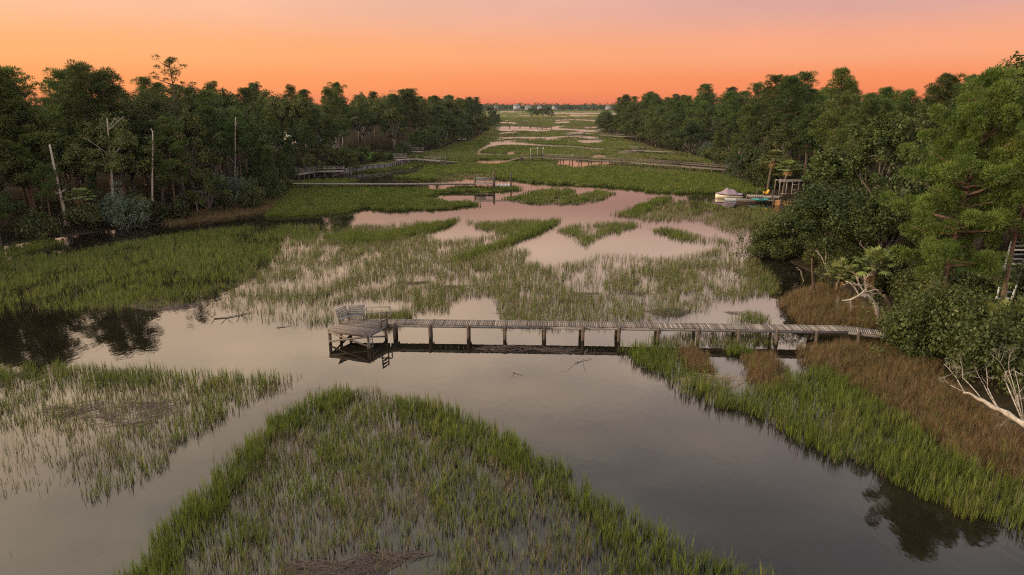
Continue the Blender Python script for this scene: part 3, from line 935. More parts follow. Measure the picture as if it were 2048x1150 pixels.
def make_palm(seed, H=6.5, green=34, dead=7, size=1.05):
    rs = RS(seed); tr = MB(); cr = MB(); de = MB()
    tz = np.linspace(0, 1, 12)
    P = np.stack([.25 * tz ** 2 * rs.normal(), .2 * tz ** 2 * rs.normal(), tz * H], 1)
    tr.tube(P, .17 + .03 * np.sin(tz * 40) + .05 * (tz > .85), 8)
    for k in range(34):          # old leaf bases
        t = .72 + .28 * rs.rand(); a = rs.rand() * 6.28
        b = np.array((np.interp(t, tz, P[:, 0]), np.interp(t, tz, P[:, 1]), t * H))
        o = np.array((math.cos(a), math.sin(a), .9)) * .3
        tr.tube([b, b + o], [.045, .02], 4)
    top = P[-1]
    for k in range(green):
        fan(cr, top, k * 2.399 + rs.rand() * .3, 1.35 - 1.55 * (k / green) + rs.normal() * .08, .9 + .4 * rs.rand(), size, rs)
    for k in range(dead):
        fan(de, top - np.array((0, 0, .25)), k * 2.399 + rs.rand(), -.95 - .5 * rs.rand(), .5 + .25 * rs.rand(), size * .7, rs, 9, .5)
    return tr.mesh('trunk_mesh', M['palmbark'], True), cr.mesh('fronds_mesh', M['palm']), de.mesh('dead_fronds_mesh', M['palm_dead'])


PROTO = {'pine': [make_pine(10 + i, 24, R, c, nb) for i, (R, c, nb) in enumerate([(4.8, .24, 44), (4.2, .34, 38), (5.4, .20, 48), (4.4, .46, 30), (5.8, .28, 44), (4.0, .26, 42), (4.6, .52, 28), (5.2, .34, 40)])],
         'oak': [make_oak(30 + i, 13, R, n, flat=fl) for i, (R, n, fl) in enumerate([(5.5, 46, .62), (4.8, 40, .8), (6.2, 54, .6), (4.2, 36, .95), (5.0, 34, .7), (3.8, 30, 1.0)])],
         'shrub': [make_shrub(50 + i) for i in range(3)] , 'grey': [make_shrub(60 + i, 4.6, 3.0, 34, 130, (.34, .10), 'grey_shrub') for i in range(2)],
         'cedar': [make_cedar(70 + i) for i in range(2)], 'palm': [make_palm(80 + i) for i in range(2)]}
NM = {'pine': ('pine_tree', 'pine tree', ('trunk', 'crown')), 'oak': ('oak_tree', 'tree', ('trunk', 'crown')), 'shrub': ('shrub', 'shrub', ('stem', 'foliage')),
      'grey': ('silvery_shrub', 'shrub', ('stem', 'foliage')), 'cedar': ('cedar_tree', 'tree', ('trunk', 'crown')), 'palm': ('palmetto_palm', 'palm tree', ('trunk', 'fronds', 'dead_fronds'))}


def plant(kind, x, y, s, rz, label, group=None, v=0, meshes=None, sz=None, z=None, names=None):
    nm, cat, parts = NM[kind]
    e = empty(names or nm, (x, y, (gz(x, y) if z is None else z) - .1), rz, label, cat, group)
    e.scale = (s, s, sz or s)
    for p, me in zip(parts, meshes or PROTO[kind][v % len(PROTO[kind])]):
        link(p, me, e)
    return e


# stretches of each bank, by the photograph's landmarks
LSTR = [(-400, 70, 'on the left edge'), (70, 190, 'behind the leaning bleached snag'), (190, 290, 'around the dead branching tree'), (290, 400, 'behind the straight pale snag'),
        (400, 560, 'above the large silvery shrub'), (560, 700, 'behind the railed landing'), (700, 770, 'behind the curving bulkhead'), (770, 850, 'behind the bulkhead walkway'), (850, 930, 'near the pale boathouse'), (930, 962, 'beyond the pale boathouse'), (962, 1010, 'at the narrowing left bank tip')]
RSTR = [(1200, 1240, 'at the right bank tip'), (1240, 1290, 'above the dark broad pier'), (1290, 1360, 'behind the small bench pier'), (1360, 1420, 'behind the long railed dock'), (1420, 1480, 'where the long railed dock lands'), (1480, 1610, 'behind the two palmettos'),
        (1610, 1760, 'behind the spreading oak'), (1760, 1900, 'around the tan-roofed house'), (1900, 2500, 'behind the big near pine')]
ADJ = {'pine': 'tall pine', 'oak': 'round leafy tree', 'shrub': 'low dark shrub', 'grey': 'silvery shrub', 'cedar': 'pointed cedar'}
ORD = ['leftmost', 'second', 'third', 'fourth', 'fifth', 'sixth', 'seventh', 'eighth', 'ninth', 'tenth', 'eleventh', 'twelfth', 'thirteenth']


def forest_labels(bank, T_):
    """T_: (kind, px, row) of every tree of a wood -> labels; small cells are told apart by their order"""
    cell = {}
    for i, (k, px, row) in enumerate(T_):
        s = [t for a, b, t in (LSTR if bank == 'left' else RSTR) if a <= px < b] or ['at the right bank tip']
        cell.setdefault((k, row, s[0]), []).append(i)
    res = {}
    for (k, row, s), ids in cell.items():
        w = ['at the water edge', 'in the front row', 'in the middle rows', 'in the back rows', 'in the rearmost row'][row]
        base = '%s %s %s' % (ADJ[k], w, s)
        ids.sort(key=lambda i: T_[i][1])
        for n, i in enumerate(ids):
            if len(ids) == 1: lb = 'lone ' + base
            elif len(ids) > 13: lb = 'one of many: ' + base
            elif n == 0: lb = 'leftmost ' + base
            elif n == len(ids) - 1: lb = 'rightmost ' + base
            else: lb = '%s %s from left %s %s' % (ORD[n], ADJ[k], w, s)
            res[i] = (lb, '%ss of the %s bank wood %s' % (ADJ[k], bank, w))
    return res


def forest(bank, land, shore, seed, depth, keepout=()):
    rs = RS(seed)
    sh = np.array(shore)
    xs = []
    n = 26000
    # candidates beside the shoreline, kept apart by a spacing that grows with distance from the viewer
    seg = np.linalg.norm(np.diff(sh, axis=0), axis=1); cs = np.concatenate([[0], np.cumsum(seg)])
    u = rs.rand(n) * cs[-1]
    bx = np.interp(u, cs, sh[:, 0]); by = np.interp(u, cs, sh[:, 1])
    off = rs.rand(n) ** 1.15 * depth
    ang = rs.rand(n) * 6.283
    x = bx + off * np.cos(ang); y = by + off * np.sin(ang)
    ok = inpoly(x, y, land); x, y = x[ok], y[ok]
    dl = dist_line(x, y, shore)
    px, py = proj(np.stack([x, y, np.full_like(x, 12.)], 1))
    ok = (dl < np.where(px > 1850, depth * .6, depth)) & (px > -330) & (px < 2400) & (y > 45)
    for q in keepout:
        ok &= ~inpoly(x, y, q)
    x, y, dl, px = x[ok], y[ok], dl[ok], px[ok]
    order = np.argsort(np.hypot(x, y) + dl * 1.5 + rs.rand(len(x)) * 25)
    X, Y, D, PX = [], [], [], []
    for i in order:
        r = np.hypot(x[i], y[i])
        sp = 3.6 + r / 54.0
        if dl[i] < 5: sp *= .62 if r < 200 else .8
        if 5 <= dl[i] < 14 and r < 260: sp *= .78
        if dl[i] > 18: sp *= 1.2 if r > 230 else .95
        if X and ((np.array(X) - x[i]) ** 2 + (np.array(Y) - y[i]) ** 2).min() < sp * sp:
            continue
        X.append(x[i]); Y.append(y[i]); D.append(dl[i]); PX.append(px[i])
    cnt = {}; T_ = []; A_ = []
    for X_, Y_, d, p in zip(X, Y, D, PX):
        r = math.hypot(X_, Y_); q = rs.rand()
        far = r > 260
        if d < 4.5 and not far:
            kind = 'shrub' if q < .46 else 'cedar' if q < .66 else 'grey' if q < .72 else 'oak' if q < .88 else 'pine'
        elif d < 9:
            kind = 'oak' if q < .42 else 'pine' if q < .88 else 'cedar'
        else:
            kind = 'pine' if q < .66 else 'oak'
        if far and kind in ('shrub', 'cedar', 'grey'):
            kind = 'oak'
        row = 0 if d < 5 else 1 if d < 13 else 2 if d < 26 else 3 if d < 38 else 4
        if kind == 'pine':
            s = (.68 + .36 * rs.rand()) * (.45 + .2 * rs.rand() if d < 5 else .75 if d < 10 else 1.0) * (.92 if bank == 'left' else .97)
        elif kind == 'oak':
            s = (.55 + .3 * rs.rand()) if d < 5 else (.8 + .4 * rs.rand()) if d < 12 else 1.05 + .45 * rs.rand()
            if far and d < 5: s *= 1.35
        else:
            s = .7 + .7 * rs.rand()
        if p > 1700: s *= .84
        T_.append((kind, p, row)); A_.append((X_, Y_, s * (1.0 if not far else 1.18), s, rs.rand() * 6.283, rs.randint(0, 120)))
        cnt[kind] = cnt.get(kind, 0) + 1
    lab = forest_labels(bank, T_)
    for i, ((kind, p, row), (X_, Y_, w, s, rz, v)) in enumerate(zip(T_, A_)):
        sink = 1.0 + 2.2 * s if kind == 'oak' and row == 0 else 3.2 * s if kind == 'pine' and row == 0 else 0.0     # waterside crowns hang down to the bank
        plant(kind, X_, Y_, w, rz, lab[i][0], lab[i][1], v, sz=s, z=gz(X_, Y_) - sink)
    print('forest', bank, cnt)


LAWN_L = W2([(690, 332), (800, 320), (800, 308), (680, 308)])
HERO_R = W2([(1480, 470), (1500, 400), (1530, 384), (1640, 380), (1700, 420), (1780, 455), (2048, 470), (2500, 520), (2500, 1150), (1850, 760), (1700, 640), (1560, 560)])
DOCK_R = W2([(1520, 400), (1510, 384), (1600, 372), (1640, 385), (1620, 410)])
SNAGS = [W2([(x - 26, y + 40), (x + 26, y + 40), (x + 22, y - 6), (x - 22, y - 6)]) for x, y in ((134, 446), (305, 425), (229, 436), (470, 408))]
forest('left', LEFT_LAND, LEFT_SHORE, 101, 46, [LAWN_L] + SNAGS)
forest('right', RIGHT_LAND, RIGHT_SHORE, 202, 60, [HERO_R, DOCK_R])

# ------------------------------------------------------------------ single trees of the right bank
HR = {'pine': (24., 4.6), 'oak': (13., 5.5), 'shrub': (3.6, 2.3), 'grey': (4.6, 3.0), 'cedar': (7., 1.7), 'palm': (7.4, 1.9)}


def plantpx(kind, bx, by, topy, rpx, label, group=None, v=0, rz=0.0, meshes=None, zb=.8, H=None, R=None, names=None):
    """stand a plant where the photograph shows its foot, as tall and wide as it shows there"""
    p = at(bx, by, zb)
    z = gz(p.x, p.y); z = max(z, -.1)
    p = at(bx, by, z)
    top = at_depth(bx, topy, p.y).z
    h0, r0 = HR[kind]
    h0 = H or h0; r0 = R or r0
    sl = p.y * _cp + (CAM_H - z) * _sp
    return plant(kind, p.x, p.y, rpx * sl / FPX / r0, rz, label, group, v, meshes, sz=(top - z) / h0, z=z, names=names)


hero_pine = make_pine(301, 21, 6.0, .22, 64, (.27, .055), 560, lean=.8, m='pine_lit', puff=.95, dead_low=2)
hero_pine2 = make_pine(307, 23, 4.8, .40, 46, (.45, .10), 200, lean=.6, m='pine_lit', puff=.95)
hero_oak = make_oak(311, 10, 7.0, 92, 330, (.34, .19), 'oak', trunk=.2, flat=.7, low=.12)
hero_oak2 = make_oak(317, 10, 5.4, 70, 260, (.32, .16), 'oak', trunk=.25, flat=.75, low=.15)
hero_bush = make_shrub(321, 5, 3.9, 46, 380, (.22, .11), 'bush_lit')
hero_bush2 = make_shrub(327, 3.6, 2.8, 32, 320, (.22, .11), 'shrub')
tall_oak = make_oak(331, 22, 7.0, 80, 260, (.5, .28), 'oak', trunk=.35, flat=.7, low=.35)
grey_tree = make_oak(337, 16, 4.6, 60, 240, (.42, .20), 'oak', trunk=.3, flat=.95, low=.2)

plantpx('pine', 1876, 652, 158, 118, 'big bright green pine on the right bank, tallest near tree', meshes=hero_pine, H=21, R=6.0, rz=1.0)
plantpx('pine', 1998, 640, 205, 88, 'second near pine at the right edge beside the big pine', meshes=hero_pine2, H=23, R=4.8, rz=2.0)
plantpx('oak', 2015, 500, 122, 110, 'dark rounded tree topping the skyline at the right edge', meshes=tall_oak, H=22, R=7.0)
plantpx('oak', 1668, 522, 392, 112, 'spreading dark oak leaning low over the water beside the kayak dock', meshes=hero_oak, H=10, R=7.0, rz=.4)
plantpx('oak', 1580, 515, 432, 62, 'lower leafy tree over the water just left of the spreading oak', meshes=hero_oak2, H=10, R=5.4, rz=5.3)
plantpx('oak', 1762, 560, 395, 100, 'grey-green oak between the spreading oak and the big pine', meshes=hero_oak2, H=10, R=5.4, rz=1.3)
plantpx('oak', 1740, 470, 236, 62, 'slim grey-green tree rising before the tan-roofed house', meshes=grey_tree, H=16, R=4.6, rz=2.1)
plantpx('oak', 1655, 462, 300, 60, 'leafy tree with a bare trunk behind the spreading oak', meshes=grey_tree, H=16, R=4.6, rz=.2)
plantpx('oak', 1835, 520, 300, 80, 'broad dark tree just left of the big pine trunk', meshes=hero_oak2, H=10, R=5.4, rz=3.3)
plantpx('oak', 2075, 520, 330, 80, 'tangled light green tree at the right edge below the skyline', meshes=hero_oak2, H=10, R=5.4, rz=4.4)
plantpx('oak', 1950, 505, 250, 90, 'dark tree filling behind the big pine trunk', meshes=grey_tree, H=16, R=4.6, rz=4.0)
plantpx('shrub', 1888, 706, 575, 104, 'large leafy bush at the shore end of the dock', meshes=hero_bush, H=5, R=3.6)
plantpx('shrub', 1836, 712, 640, 56, 'low bush spilling over the rushes beside the dock end', meshes=hero_bush2, rz=1.0)
plantpx('shrub', 1980, 760, 640, 70, 'dark bush behind the bleached fallen tree', meshes=hero_bush2, rz=2.0)
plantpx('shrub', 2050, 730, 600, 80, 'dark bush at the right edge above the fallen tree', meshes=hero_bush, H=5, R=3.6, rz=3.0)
plantpx('shrub', 1760, 585, 520, 44, 'green bush under the grey-green oak', meshes=hero_bush2, rz=2.6)
plantpx('shrub', 1700, 560, 500, 40, 'dark bush under the spreading oak', meshes=hero_bush2, rz=.6)
plantpx('shrub', 1548, 512, 455, 46, 'dark low bush where the spreading oak meets the water', meshes=hero_bush2, rz=.2)
plantpx('shrub', 1830, 605, 540, 40, 'yellow-green bush behind the dead mossy tree', meshes=hero_bush2, rz=1.6)
plantpx('shrub', 1985, 585, 535, 36, 'small bush on the lawn beside the white steps', meshes=hero_bush2, rz=4.6)
plantpx('shrub', 1600, 440, 405, 34, 'green bush between the kayak dock and the spreading oak', meshes=hero_bush2, rz=5.0)
plantpx('oak', 1655, 420, 330, 46, 'bright leafy tree right of the open timber frame', v=1, rz=.5)
plantpx('oak', 1700, 430, 320, 44, 'dark leafy tree between timber frame and slim grey-green tree', v=3, rz=.9)
plantpx('oak', 1560, 372, 318, 44, 'dark tree right behind the shorter palmetto', v=2, rz=.1)
plantpx('oak', 1512, 366, 318, 26, 'dark tree behind the taller palmetto', v=0, rz=.7)

plantpx('palm', 1535, 384, 306, 30, 'taller of two palmettos beside the yellow chair, golden dead fronds', 'palmettos by the kayak dock', 0)
plantpx('palm', 1565, 394, 325, 27, 'shorter palmetto in front of the open timber frame', 'palmettos by the kayak dock', 1, 2.0)
plantpx('palm', 1477, 344, 290, 15, 'palmetto at the shore end of the long railed dock', v=0, rz=1.2)
plantpx('palm', 642, 340, 300, 18, 'palmetto with tan hanging fronds behind the railed landing', v=1)
short_palm = make_palm(401, 3.0, 26, 16, 1.0)
plantpx('palm', 1745, 600, 508, 42, 'stout palmetto with a thick skirt of rust dead fronds', meshes=short_palm, H=3.9, R=1.9)
plantpx('palm', 1672, 592, 528, 34, 'small yellowish palmetto beside the rusty bare post', meshes=make_palm(403, 2.6, 24, 4, .95), H=3.5, R=1.9)
plantpx('palm', 1995, 715, 618, 52, 'dark palmetto above the bleached fallen tree', meshes=make_palm(405, 3.0, 30, 6, 1.1), H=4.0, R=2.0)
plantpx('palm', 160, 452, 382, 30, 'palmetto with pale hanging fronds beside the leaning bleached snag', v=0, rz=.4)
plantpx('grey', 448, 412, 340, 52, 'large silvery shrub on the left bank above the brown rushes', rz=.5)
plantpx('shrub', 545, 392, 330, 34, 'dark rounded shrub where the long low dock meets the left bank', v=1)
plantpx('shrub', 275, 446, 388, 44, 'dark green shrub on the left bank end of the brown rushes', v=2)
plantpx('grey', 590, 352, 334, 26, 'low purplish bare shrub beside the railed landing', rz=1.5)


# ------------------------------------------------------------------ dead trees and drift
def branchy(mb, a, b, r0, rs, depth, n=3, spread=.75, ln=.55):
    P = limb(mb, a, b, r0, r0 * .45, rs, .22, 6, 6)
    if depth == 0:
        return
    d = unit(P[-1] - P[0]); L_ = np.linalg.norm(P[-1] - P[0])
    for k in range(n):
        t = .35 + .65 * (k + rs.rand()) / n
        i = min(5, int(t * 5))
        q = unit(d + rs.normal(size=3) * spread)
        branchy(mb, P[i], P[i] + q * L_ * ln * (.6 + .6 * rs.rand()), r0 * .5 * (1 - .4 * t), rs, depth - 1, n, spread, ln)


def snag(label, bx, by, tx, ty, r, m, seed, nbr=3, blen=1.2, zb=.8, name='dead_snag'):
    p = at(bx, by, zb); z = max(gz(p.x, p.y), -.2); p = at(bx, by, z); t = at_depth(tx, ty, p.y)
    rs = RS(seed)
    e = empty(name, p, 0, label, 'dead tree')
    top = np.array(t - p)
    tr = MB()
    tt = np.linspace(0, 1, 9)[:, None]
    P = top * tt + np.stack([np.sin(tt[:, 0] * 4 + seed) * .12, np.cos(tt[:, 0] * 3) * .1, 0 * tt[:, 0]], 1) * (tt * (1 - tt) * 3)
    P[0, 2] -= .4
    tr.tube(P, r * (1 - .55 * tt[:, 0]) * (1 + .08 * rs.normal(size=9)), 7)
    tr.build('trunk', M[m], e, True)
    for k in range(nbr):
        i = rs.randint(3, 9); a = rs.rand() * 6.28
        b = MB(); d = np.array((math.cos(a), math.sin(a), .5 + .5 * rs.rand()))
        branchy(b, P[i], P[i] + d * blen * (.6 + .7 * rs.rand()), r * .4, rs, 1, 3)
        b.build('branch', M[m], e, True)
    return e


snag('bleached white snag leaning left over the left bank shore', 134, 446, 99, 289, .27, 'dead', 3, 3, .9)
snag('straight pale limbless snag in the left bank wood', 305, 425, 305, 262, .19, 'dead', 4, 1, .5)
snag('dead branching tree with bare forked top in the left wood', 229, 436, 214, 236, .20, 'deadgrey', 5, 6, 3.2)
snag('thin pale snag high in the wood above the silvery shrub', 468, 385, 471, 234, .15, 'deadgrey', 6, 3, 1.2)
snag('rusty bare post-like snag standing in the brown rushes', 1626, 592, 1624, 517, .17, 'bark', 7, 0)
snag('short crooked grey stick of a tree near the oak shade', 1608, 566, 1602, 541, .06, 'dead', 8, 1, .4)
snag('slanting grey stem beside the small yellowish palmetto', 1666, 560, 1643, 514, .12, 'deadgrey', 9, 2, .8)
snag('slim upright dead stem poking from the oak crown', 1654, 545, 1651, 494, .08, 'dead', 10, 1, .5)
snag('leaning red-barked trunk at the bank end of the rushes', 1790, 655, 1768, 590, .24, 'bark', 11, 2, 2.4)
snag('thin bleached stem against the stout palmetto', 1762, 590, 1761, 508, .10, 'dead', 12, 3, .7)
snag('pale twisted dead branches low on the left bank', 186, 428, 190, 398, .10, 'dead', 13, 4, 1.6)
snag('silvery dead twigs beside the large silvery shrub', 395, 424, 390, 392, .09, 'dead', 14, 5, 1.8)
snag('tangle of pale driftwood branches at the foot of the left bank', 120, 466, 128, 452, .10, 'deadgrey', 15, 6, 2.2)

# dead tree hung with moss
p = at(1760, 640, .9)
e = empty('mossy_dead_tree', p, 0, 'bleached dead branches hung with moss, reaching over the brown rushes', 'dead tree')
rs = RS(21)
b0 = np.zeros(3); pts = [np.array(at_depth(a, b, p.y) - p) for a, b in ((1752, 612), (1735, 590), (1718, 592), (1700, 600), (1684, 601))]
tr = MB(); tr.tube([b0 + np.array((0, 0, -.3))] + pts, [.20, .17, .14, .11, .08, .04], 7); tr.build('trunk', M['dead'], e, True)
for k, (a, b) in enumerate(((1712, 552), (1690, 562), (1735, 570), (1728, 548), (1752, 578), (1700, 625))):
    br = MB(); t = np.array(at_depth(a, b, p.y + rs.normal() * .8) - p)
    branchy(br, pts[1 + k % 3], t, .075, rs, 2, 3, .8, .4); br.build('branch', M['dead'], e, True)
for k in range(9):
    ms = MB(); a = pts[rs.randint(1, 5)] + rs.normal(size=3) * np.array((.35, .3, .1))
    for j in range(26):
        s = a + rs.normal(size=3) * np.array((.10, .10, .12)); ln = .35 + 1.3 * rs.rand() * (1.0 if k < 4 else .45)
        w = .018
        ms.add([s, s + np.array((w, w, 0)), s + np.array((rs.normal() * .06, rs.normal() * .06, -ln))], [(0, 1, 2)])
    ms.build('moss_strand', M['moss'], e)

# bleached fallen tree at the lower right
p = at(2075, 872, 1.0)
e = empty('fallen_tree', p, 0, 'bleached fallen tree with bare white branches over the rusty rushes', 'fallen tree')
rs = RS(29)


def fp(px, py, dz):
    q = at(px, py, dz)
    return np.array(q - p)


spine = [fp(2110, 890, 1.0), fp(2048, 848, 1.35), fp(2000, 822, 1.5), fp(1965, 800, 1.6), fp(1930, 785, 1.65)]
fine = np.array([np.array(spine[0]) * 0 + [np.interp(t, range(5), [s[k] for s in spine]) for k in range(3)] for t in np.linspace(0, 4, 17)]) + rs.normal(size=(17, 3)) * .035
tr = MB(); tr.tube(fine, np.interp(np.linspace(0, 4, 17), range(5), [.19, .165, .135, .10, .06]) * (1 + .10 * rs.normal(size=17)), 8); tr.build('trunk', M['driftwood'], e, True)
for k, (i, mid, end, r) in enumerate([(4, (1915, 760, 2.2), (1888, 728, 3.0), .085), (4, (1900, 770, 2.0), (1880, 762, 2.2), .06), (3, (1925, 755, 2.4), (1920, 722, 3.2), .07),
                                    (2, (1975, 775, 2.4), (1972, 738, 3.4), .085), (2, (1968, 770, 2.5), (1950, 736, 3.4), .06), (1, (2012, 765, 3.2), (2015, 740, 4.0), .10),
                                    (1, (2010, 742, 3.9), (1980, 708, 4.8), .06), (1, (2018, 740, 4.0), (2020, 708, 4.9), .06), (1, (2030, 742, 3.8), (2056, 755, 3.6), .06),
                                    (1, (2030, 800, 2.2), (2062, 798, 2.4), .06), (2, (2030, 830, 1.4), (2000, 852, 1.2), .045), (1, (2035, 790, 2.4), (2050, 770, 2.8), .05)]):
    br = MB(); a, m_, b = spine[i], fp(*mid), fp(*end)
    r *= .42; P = limb(br, a, m_, r, r * .75, rs, .1, 4, 6); branchy(br, m_, b, r * .75, rs, 3, 4, .75, .6)
    br.build('branch', M['driftwood'], e, True)


# mats of dead reeds and floating sticks
def wrack(label, px, py, wpx, dpx, n, seed, m='wrack', ln=1.4, z=.03, hump=.12):
    c = at(px, py, 0); rs = RS(seed); mb = MB()
    a = at(px - wpx / 2, py); b = at(px + wpx / 2, py); f = at(px, py - dpx / 2); g = at(px, py + dpx / 2)
    hw = (b - a).length / 2; hd = (f - g).length / 2
    yaw0 = rs.normal() * .25
    n = int(n * .5); bun = rs.rand(9) * 2 - 1
    for k in range(n):
        t = rs.rand() * 2 - 1; u = (bun[rs.randint(0, 9)] + rs.normal() * .07) * math.sqrt(1 - t * t)
        x_, y_ = t * hw, u * hd
        yaw = yaw0 + .5 * math.sin(t * 2.2) + rs.normal() * .22
        q = ln * (.5 + .7 * rs.rand()); w = .009 + .011 * rs.rand()
        zz = z + hump * max(0, 1 - t * t - u * u) * rs.rand()
        P = [np.array((x_ + math.cos(yaw + .25 * s * s) * q * s, y_ + math.sin(yaw + .25 * s * s) * q * s, zz + .03 * math.sin(s * 3 + k))) for s in (-.5, -.17, .17, .5)]
        nrm_ = np.array((-math.sin(yaw), math.cos(yaw), 0)) * w
        V = []
        for p_ in P:
            V += [p_ - nrm_, p_ + nrm_ + np.array((0, 0, .012))]
        mb.add(V, [(0, 2, 3, 1), (2, 4, 5, 3), (4, 6, 7, 5)])
    return tag(mb.build('reed_wrack', M[m]), label, 'reed mat', 'mats of dead reeds').__setattr__('location', c)


wrack('big swirl of dead dark reeds in the foreground grass', 690, 1128, 190, 80, 520, 1, ln=1.5)
wrack('scatter of dead reeds trailing right of the big foreground swirl', 800, 1112, 120, 30, 130, 2, ln=1.0)
wrack('dark combed heap of reeds in the lower left grass', 150, 818, 90, 26, 170, 3, ln=1.5, hump=.25)
wrack('long dark drift of reeds right of the combed heap', 255, 828, 150, 40, 320, 4, ln=1.7, hump=.25)
wrack('small dark reed clump at the end of the lower left drift', 270, 850, 50, 12, 60, 5, ln=1.0)
wrack('reed line at the left edge of the lower left grass', 25, 750, 60, 6, 50, 6, ln=1.4)
wrack('reed line across the top of the lower left grass', 230, 762, 120, 6, 70, 7, ln=1.4)
wrack('dark reed heap in the flooded grass, larger of the middle pair', 828, 566, 42, 7, 130, 8, ln=2.0)
wrack('dark reed heap in the flooded grass, smaller of the middle pair', 910, 573, 34, 6, 80, 9, ln=1.6)
wrack('large dark reed heap close behind the right half of the dock', 1342, 625, 60, 14, 260, 10, ln=2.2, hump=.2)
wrack('thin reed heap just behind the dock left of centre', 1025, 628, 38, 4, 60, 11, ln=1.8)
wrack('thin dark reed line near the pool at right', 1480, 627, 40, 6, 60, 12, ln=1.6)
wrack('thin reed drift left of the large heap behind the dock', 1170, 590, 40, 8, 70, 13, ln=1.8)
wrack('thin reed drift above the large heap behind the dock', 1272, 588, 34, 6, 60, 14, ln=1.8)
wrack('thin reed drift just under the thin left one behind the dock', 1158, 602, 50, 6, 70, 15, ln=1.8)
wrack('flat mat of reeds lying in the dark reflection at left', 330, 612, 130, 16, 200, 16, ln=1.8)
wrack('pale broken reed mat between the green fringe and tawny tussocks', 1430, 762, 110, 30, 300, 17, 'reedpale', ln=1.1, hump=.2)
wrack('reed debris caught against the dock piles', 1010, 698, 110, 10, 130, 18, ln=1.2, hump=.2)
wrack('reed debris caught under the dock before the green fringe', 1110, 700, 80, 8, 80, 19, ln=1.2, hump=.2)
wrack('thin reed line on the islet in the right pool', 1225, 453, 60, 3, 50, 20, ln=2.4)
wrack('dark reed line along the bar below the long low dock', 1010, 401, 110, 2.2, 90, 21, ln=3.5)
wrack('dark reed line under the islet below the long low dock', 1120, 409, 90, 2, 60, 22, ln=3.5)


def stick(label, pts, r, seed, nbr=4):
    c = at(*pts[0]); rs = RS(seed); mb = MB()
    P = [np.array(at(x_, y_, .06) - c) for x_, y_ in pts]
    mb.tube(P, np.linspace(r, r * .4, len(P)), 6)
    e = empty('floating_branch', c, 0, label, 'branch', 'branches floating in the water')
    mb.build('stem', M['deadgrey'], e, True)
    for k in range(nbr):
        b = MB(); i = rs.randint(0, len(P) - 1); d = np.array((rs.normal(), rs.normal() * 1.5, .5 + .4 * rs.rand()))
        branchy(b, P[i], P[i] + unit(d) * (.5 + .7 * rs.rand()), r * .5, rs, 1, 3, .6); b.build('twig', M['deadgrey'], e, True)


stick('forked grey branch floating left of the platform', [(428, 636), (455, 634), (480, 629), (506, 623)], .06, 1, 5)
stick('short dark stick floating in the channel left of the platform', [(292, 699), (304, 698), (318, 696)], .035, 2, 0)
stick('short thin stick floating right of centre below the dock', [(1026, 742), (1034, 745), (1045, 748)], .03, 3, 1)
stick('small dark stick near the bench end of the platform', [(553, 653), (570, 652), (584, 649)], .04, 4, 1)
stick('thin branch lying in the water off the green fringe', [(1150, 724), (1166, 719), (1184, 716)], .03, 5, 3)

# thin-topped tree standing above the left skyline
plantpx('pine', 372, 372, 112, 46, 'thin-topped tree standing alone above the left bank skyline', meshes=make_pine(501, 24, 3.4, .55, 16, (.4, .09), 60, puff=.55), H=24, R=3.4)

# undergrowth filling the right bank between the single trees
rs = RS(611)
UG = [(1560, 1660, 'by the lower leafy waterside tree'), (1660, 1730, 'by the spreading dark oak'), (1730, 1800, 'by the grey-green oak'), (1800, 1860, 'left of the big pine trunk'), (1860, 1940, 'right behind the big pine trunk'), (1940, 2010, 'by the white steps'), (2010, 2200, 'by the right edge')]
spots = []
for k in range(120):
    px, py = 1575 + 520 * rs.rand(), 415 + 240 * rs.rand()
    w = at(px, py, 1.2)
    if not inpoly(np.array([w.x]), np.array([w.y]), RIGHT_LAND)[0] or (1895 < px < 2060 and py > 535) or px < 1640 and py < 440 or dist_line(np.array([w.x]), np.array([w.y]), RIGHT_SHORE)[0] < 1.5:
        continue
    if spots and min((w - q[0]).length for q in spots) < 4.2:
        continue
    spots.append((w, px, py))
for a_, b_, wh in UG:
    q = sorted([s_ for s_ in spots if a_ <= s_[1] < b_], key=lambda s_: -s_[2])
    for k, (w, px, py) in enumerate(q):
        nth = 'only' if len(q) == 1 else 'nearest' if k == 0 else 'farthest' if k == len(q) - 1 else ORD[k] + ' nearest'
        plant('shrub', w.x, w.y, .55 + .6 * rs.rand(), rs.rand() * 6, '%s leafy undergrowth bush %s on the right bank' % (nth, wh), 'undergrowth bushes of the right bank', rs.randint(0, 3), meshes=hero_bush2 if rs.rand() < .5 else None)

# pines closing the skyline at the left edge
plantpx('pine', 12, 432, 130, 60, 'tall pine closing the skyline at the extreme left edge', v=2, rz=.7)
plantpx('pine', 66, 424, 136, 58, 'tall pine on the skyline left of the leaning bleached snag', v=4, rz=2.2)
plantpx('pine', 250, 412, 140, 60, 'tall pine on the skyline between dead branching tree and straight snag', v=0, rz=3.1)

# ------------------------------------------------------------------ the near dock
def clip_half(poly, n, d):
    """keep the part of a polygon with p.n <= d"""
    r = []
    for i in range(len(poly)):
        a, b = poly[i], poly[(i + 1) % len(poly)]
        da, db = a @ n - d, b @ n - d
        if da <= 0: r.append(a)
        if da * db < 0: r.append(a + (b - a) * (da / (da - db)))
    return r


def prism(mb, poly, z0, z1):
    n = len(poly)
    V = [(p[0], p[1], z0) for p in poly] + [(p[0], p[1], z1) for p in poly]
    b = mb.n
    mb.add(V, [(i, (i + 1) % n, n + (i + 1) % n, n + i) for i in range(n)])
    mb.f.append(np.array([[b + n + i for i in range(n)]])); mb.f.append(np.array([[b + i for i in range(n)][::-1]]))


DK = 1.18


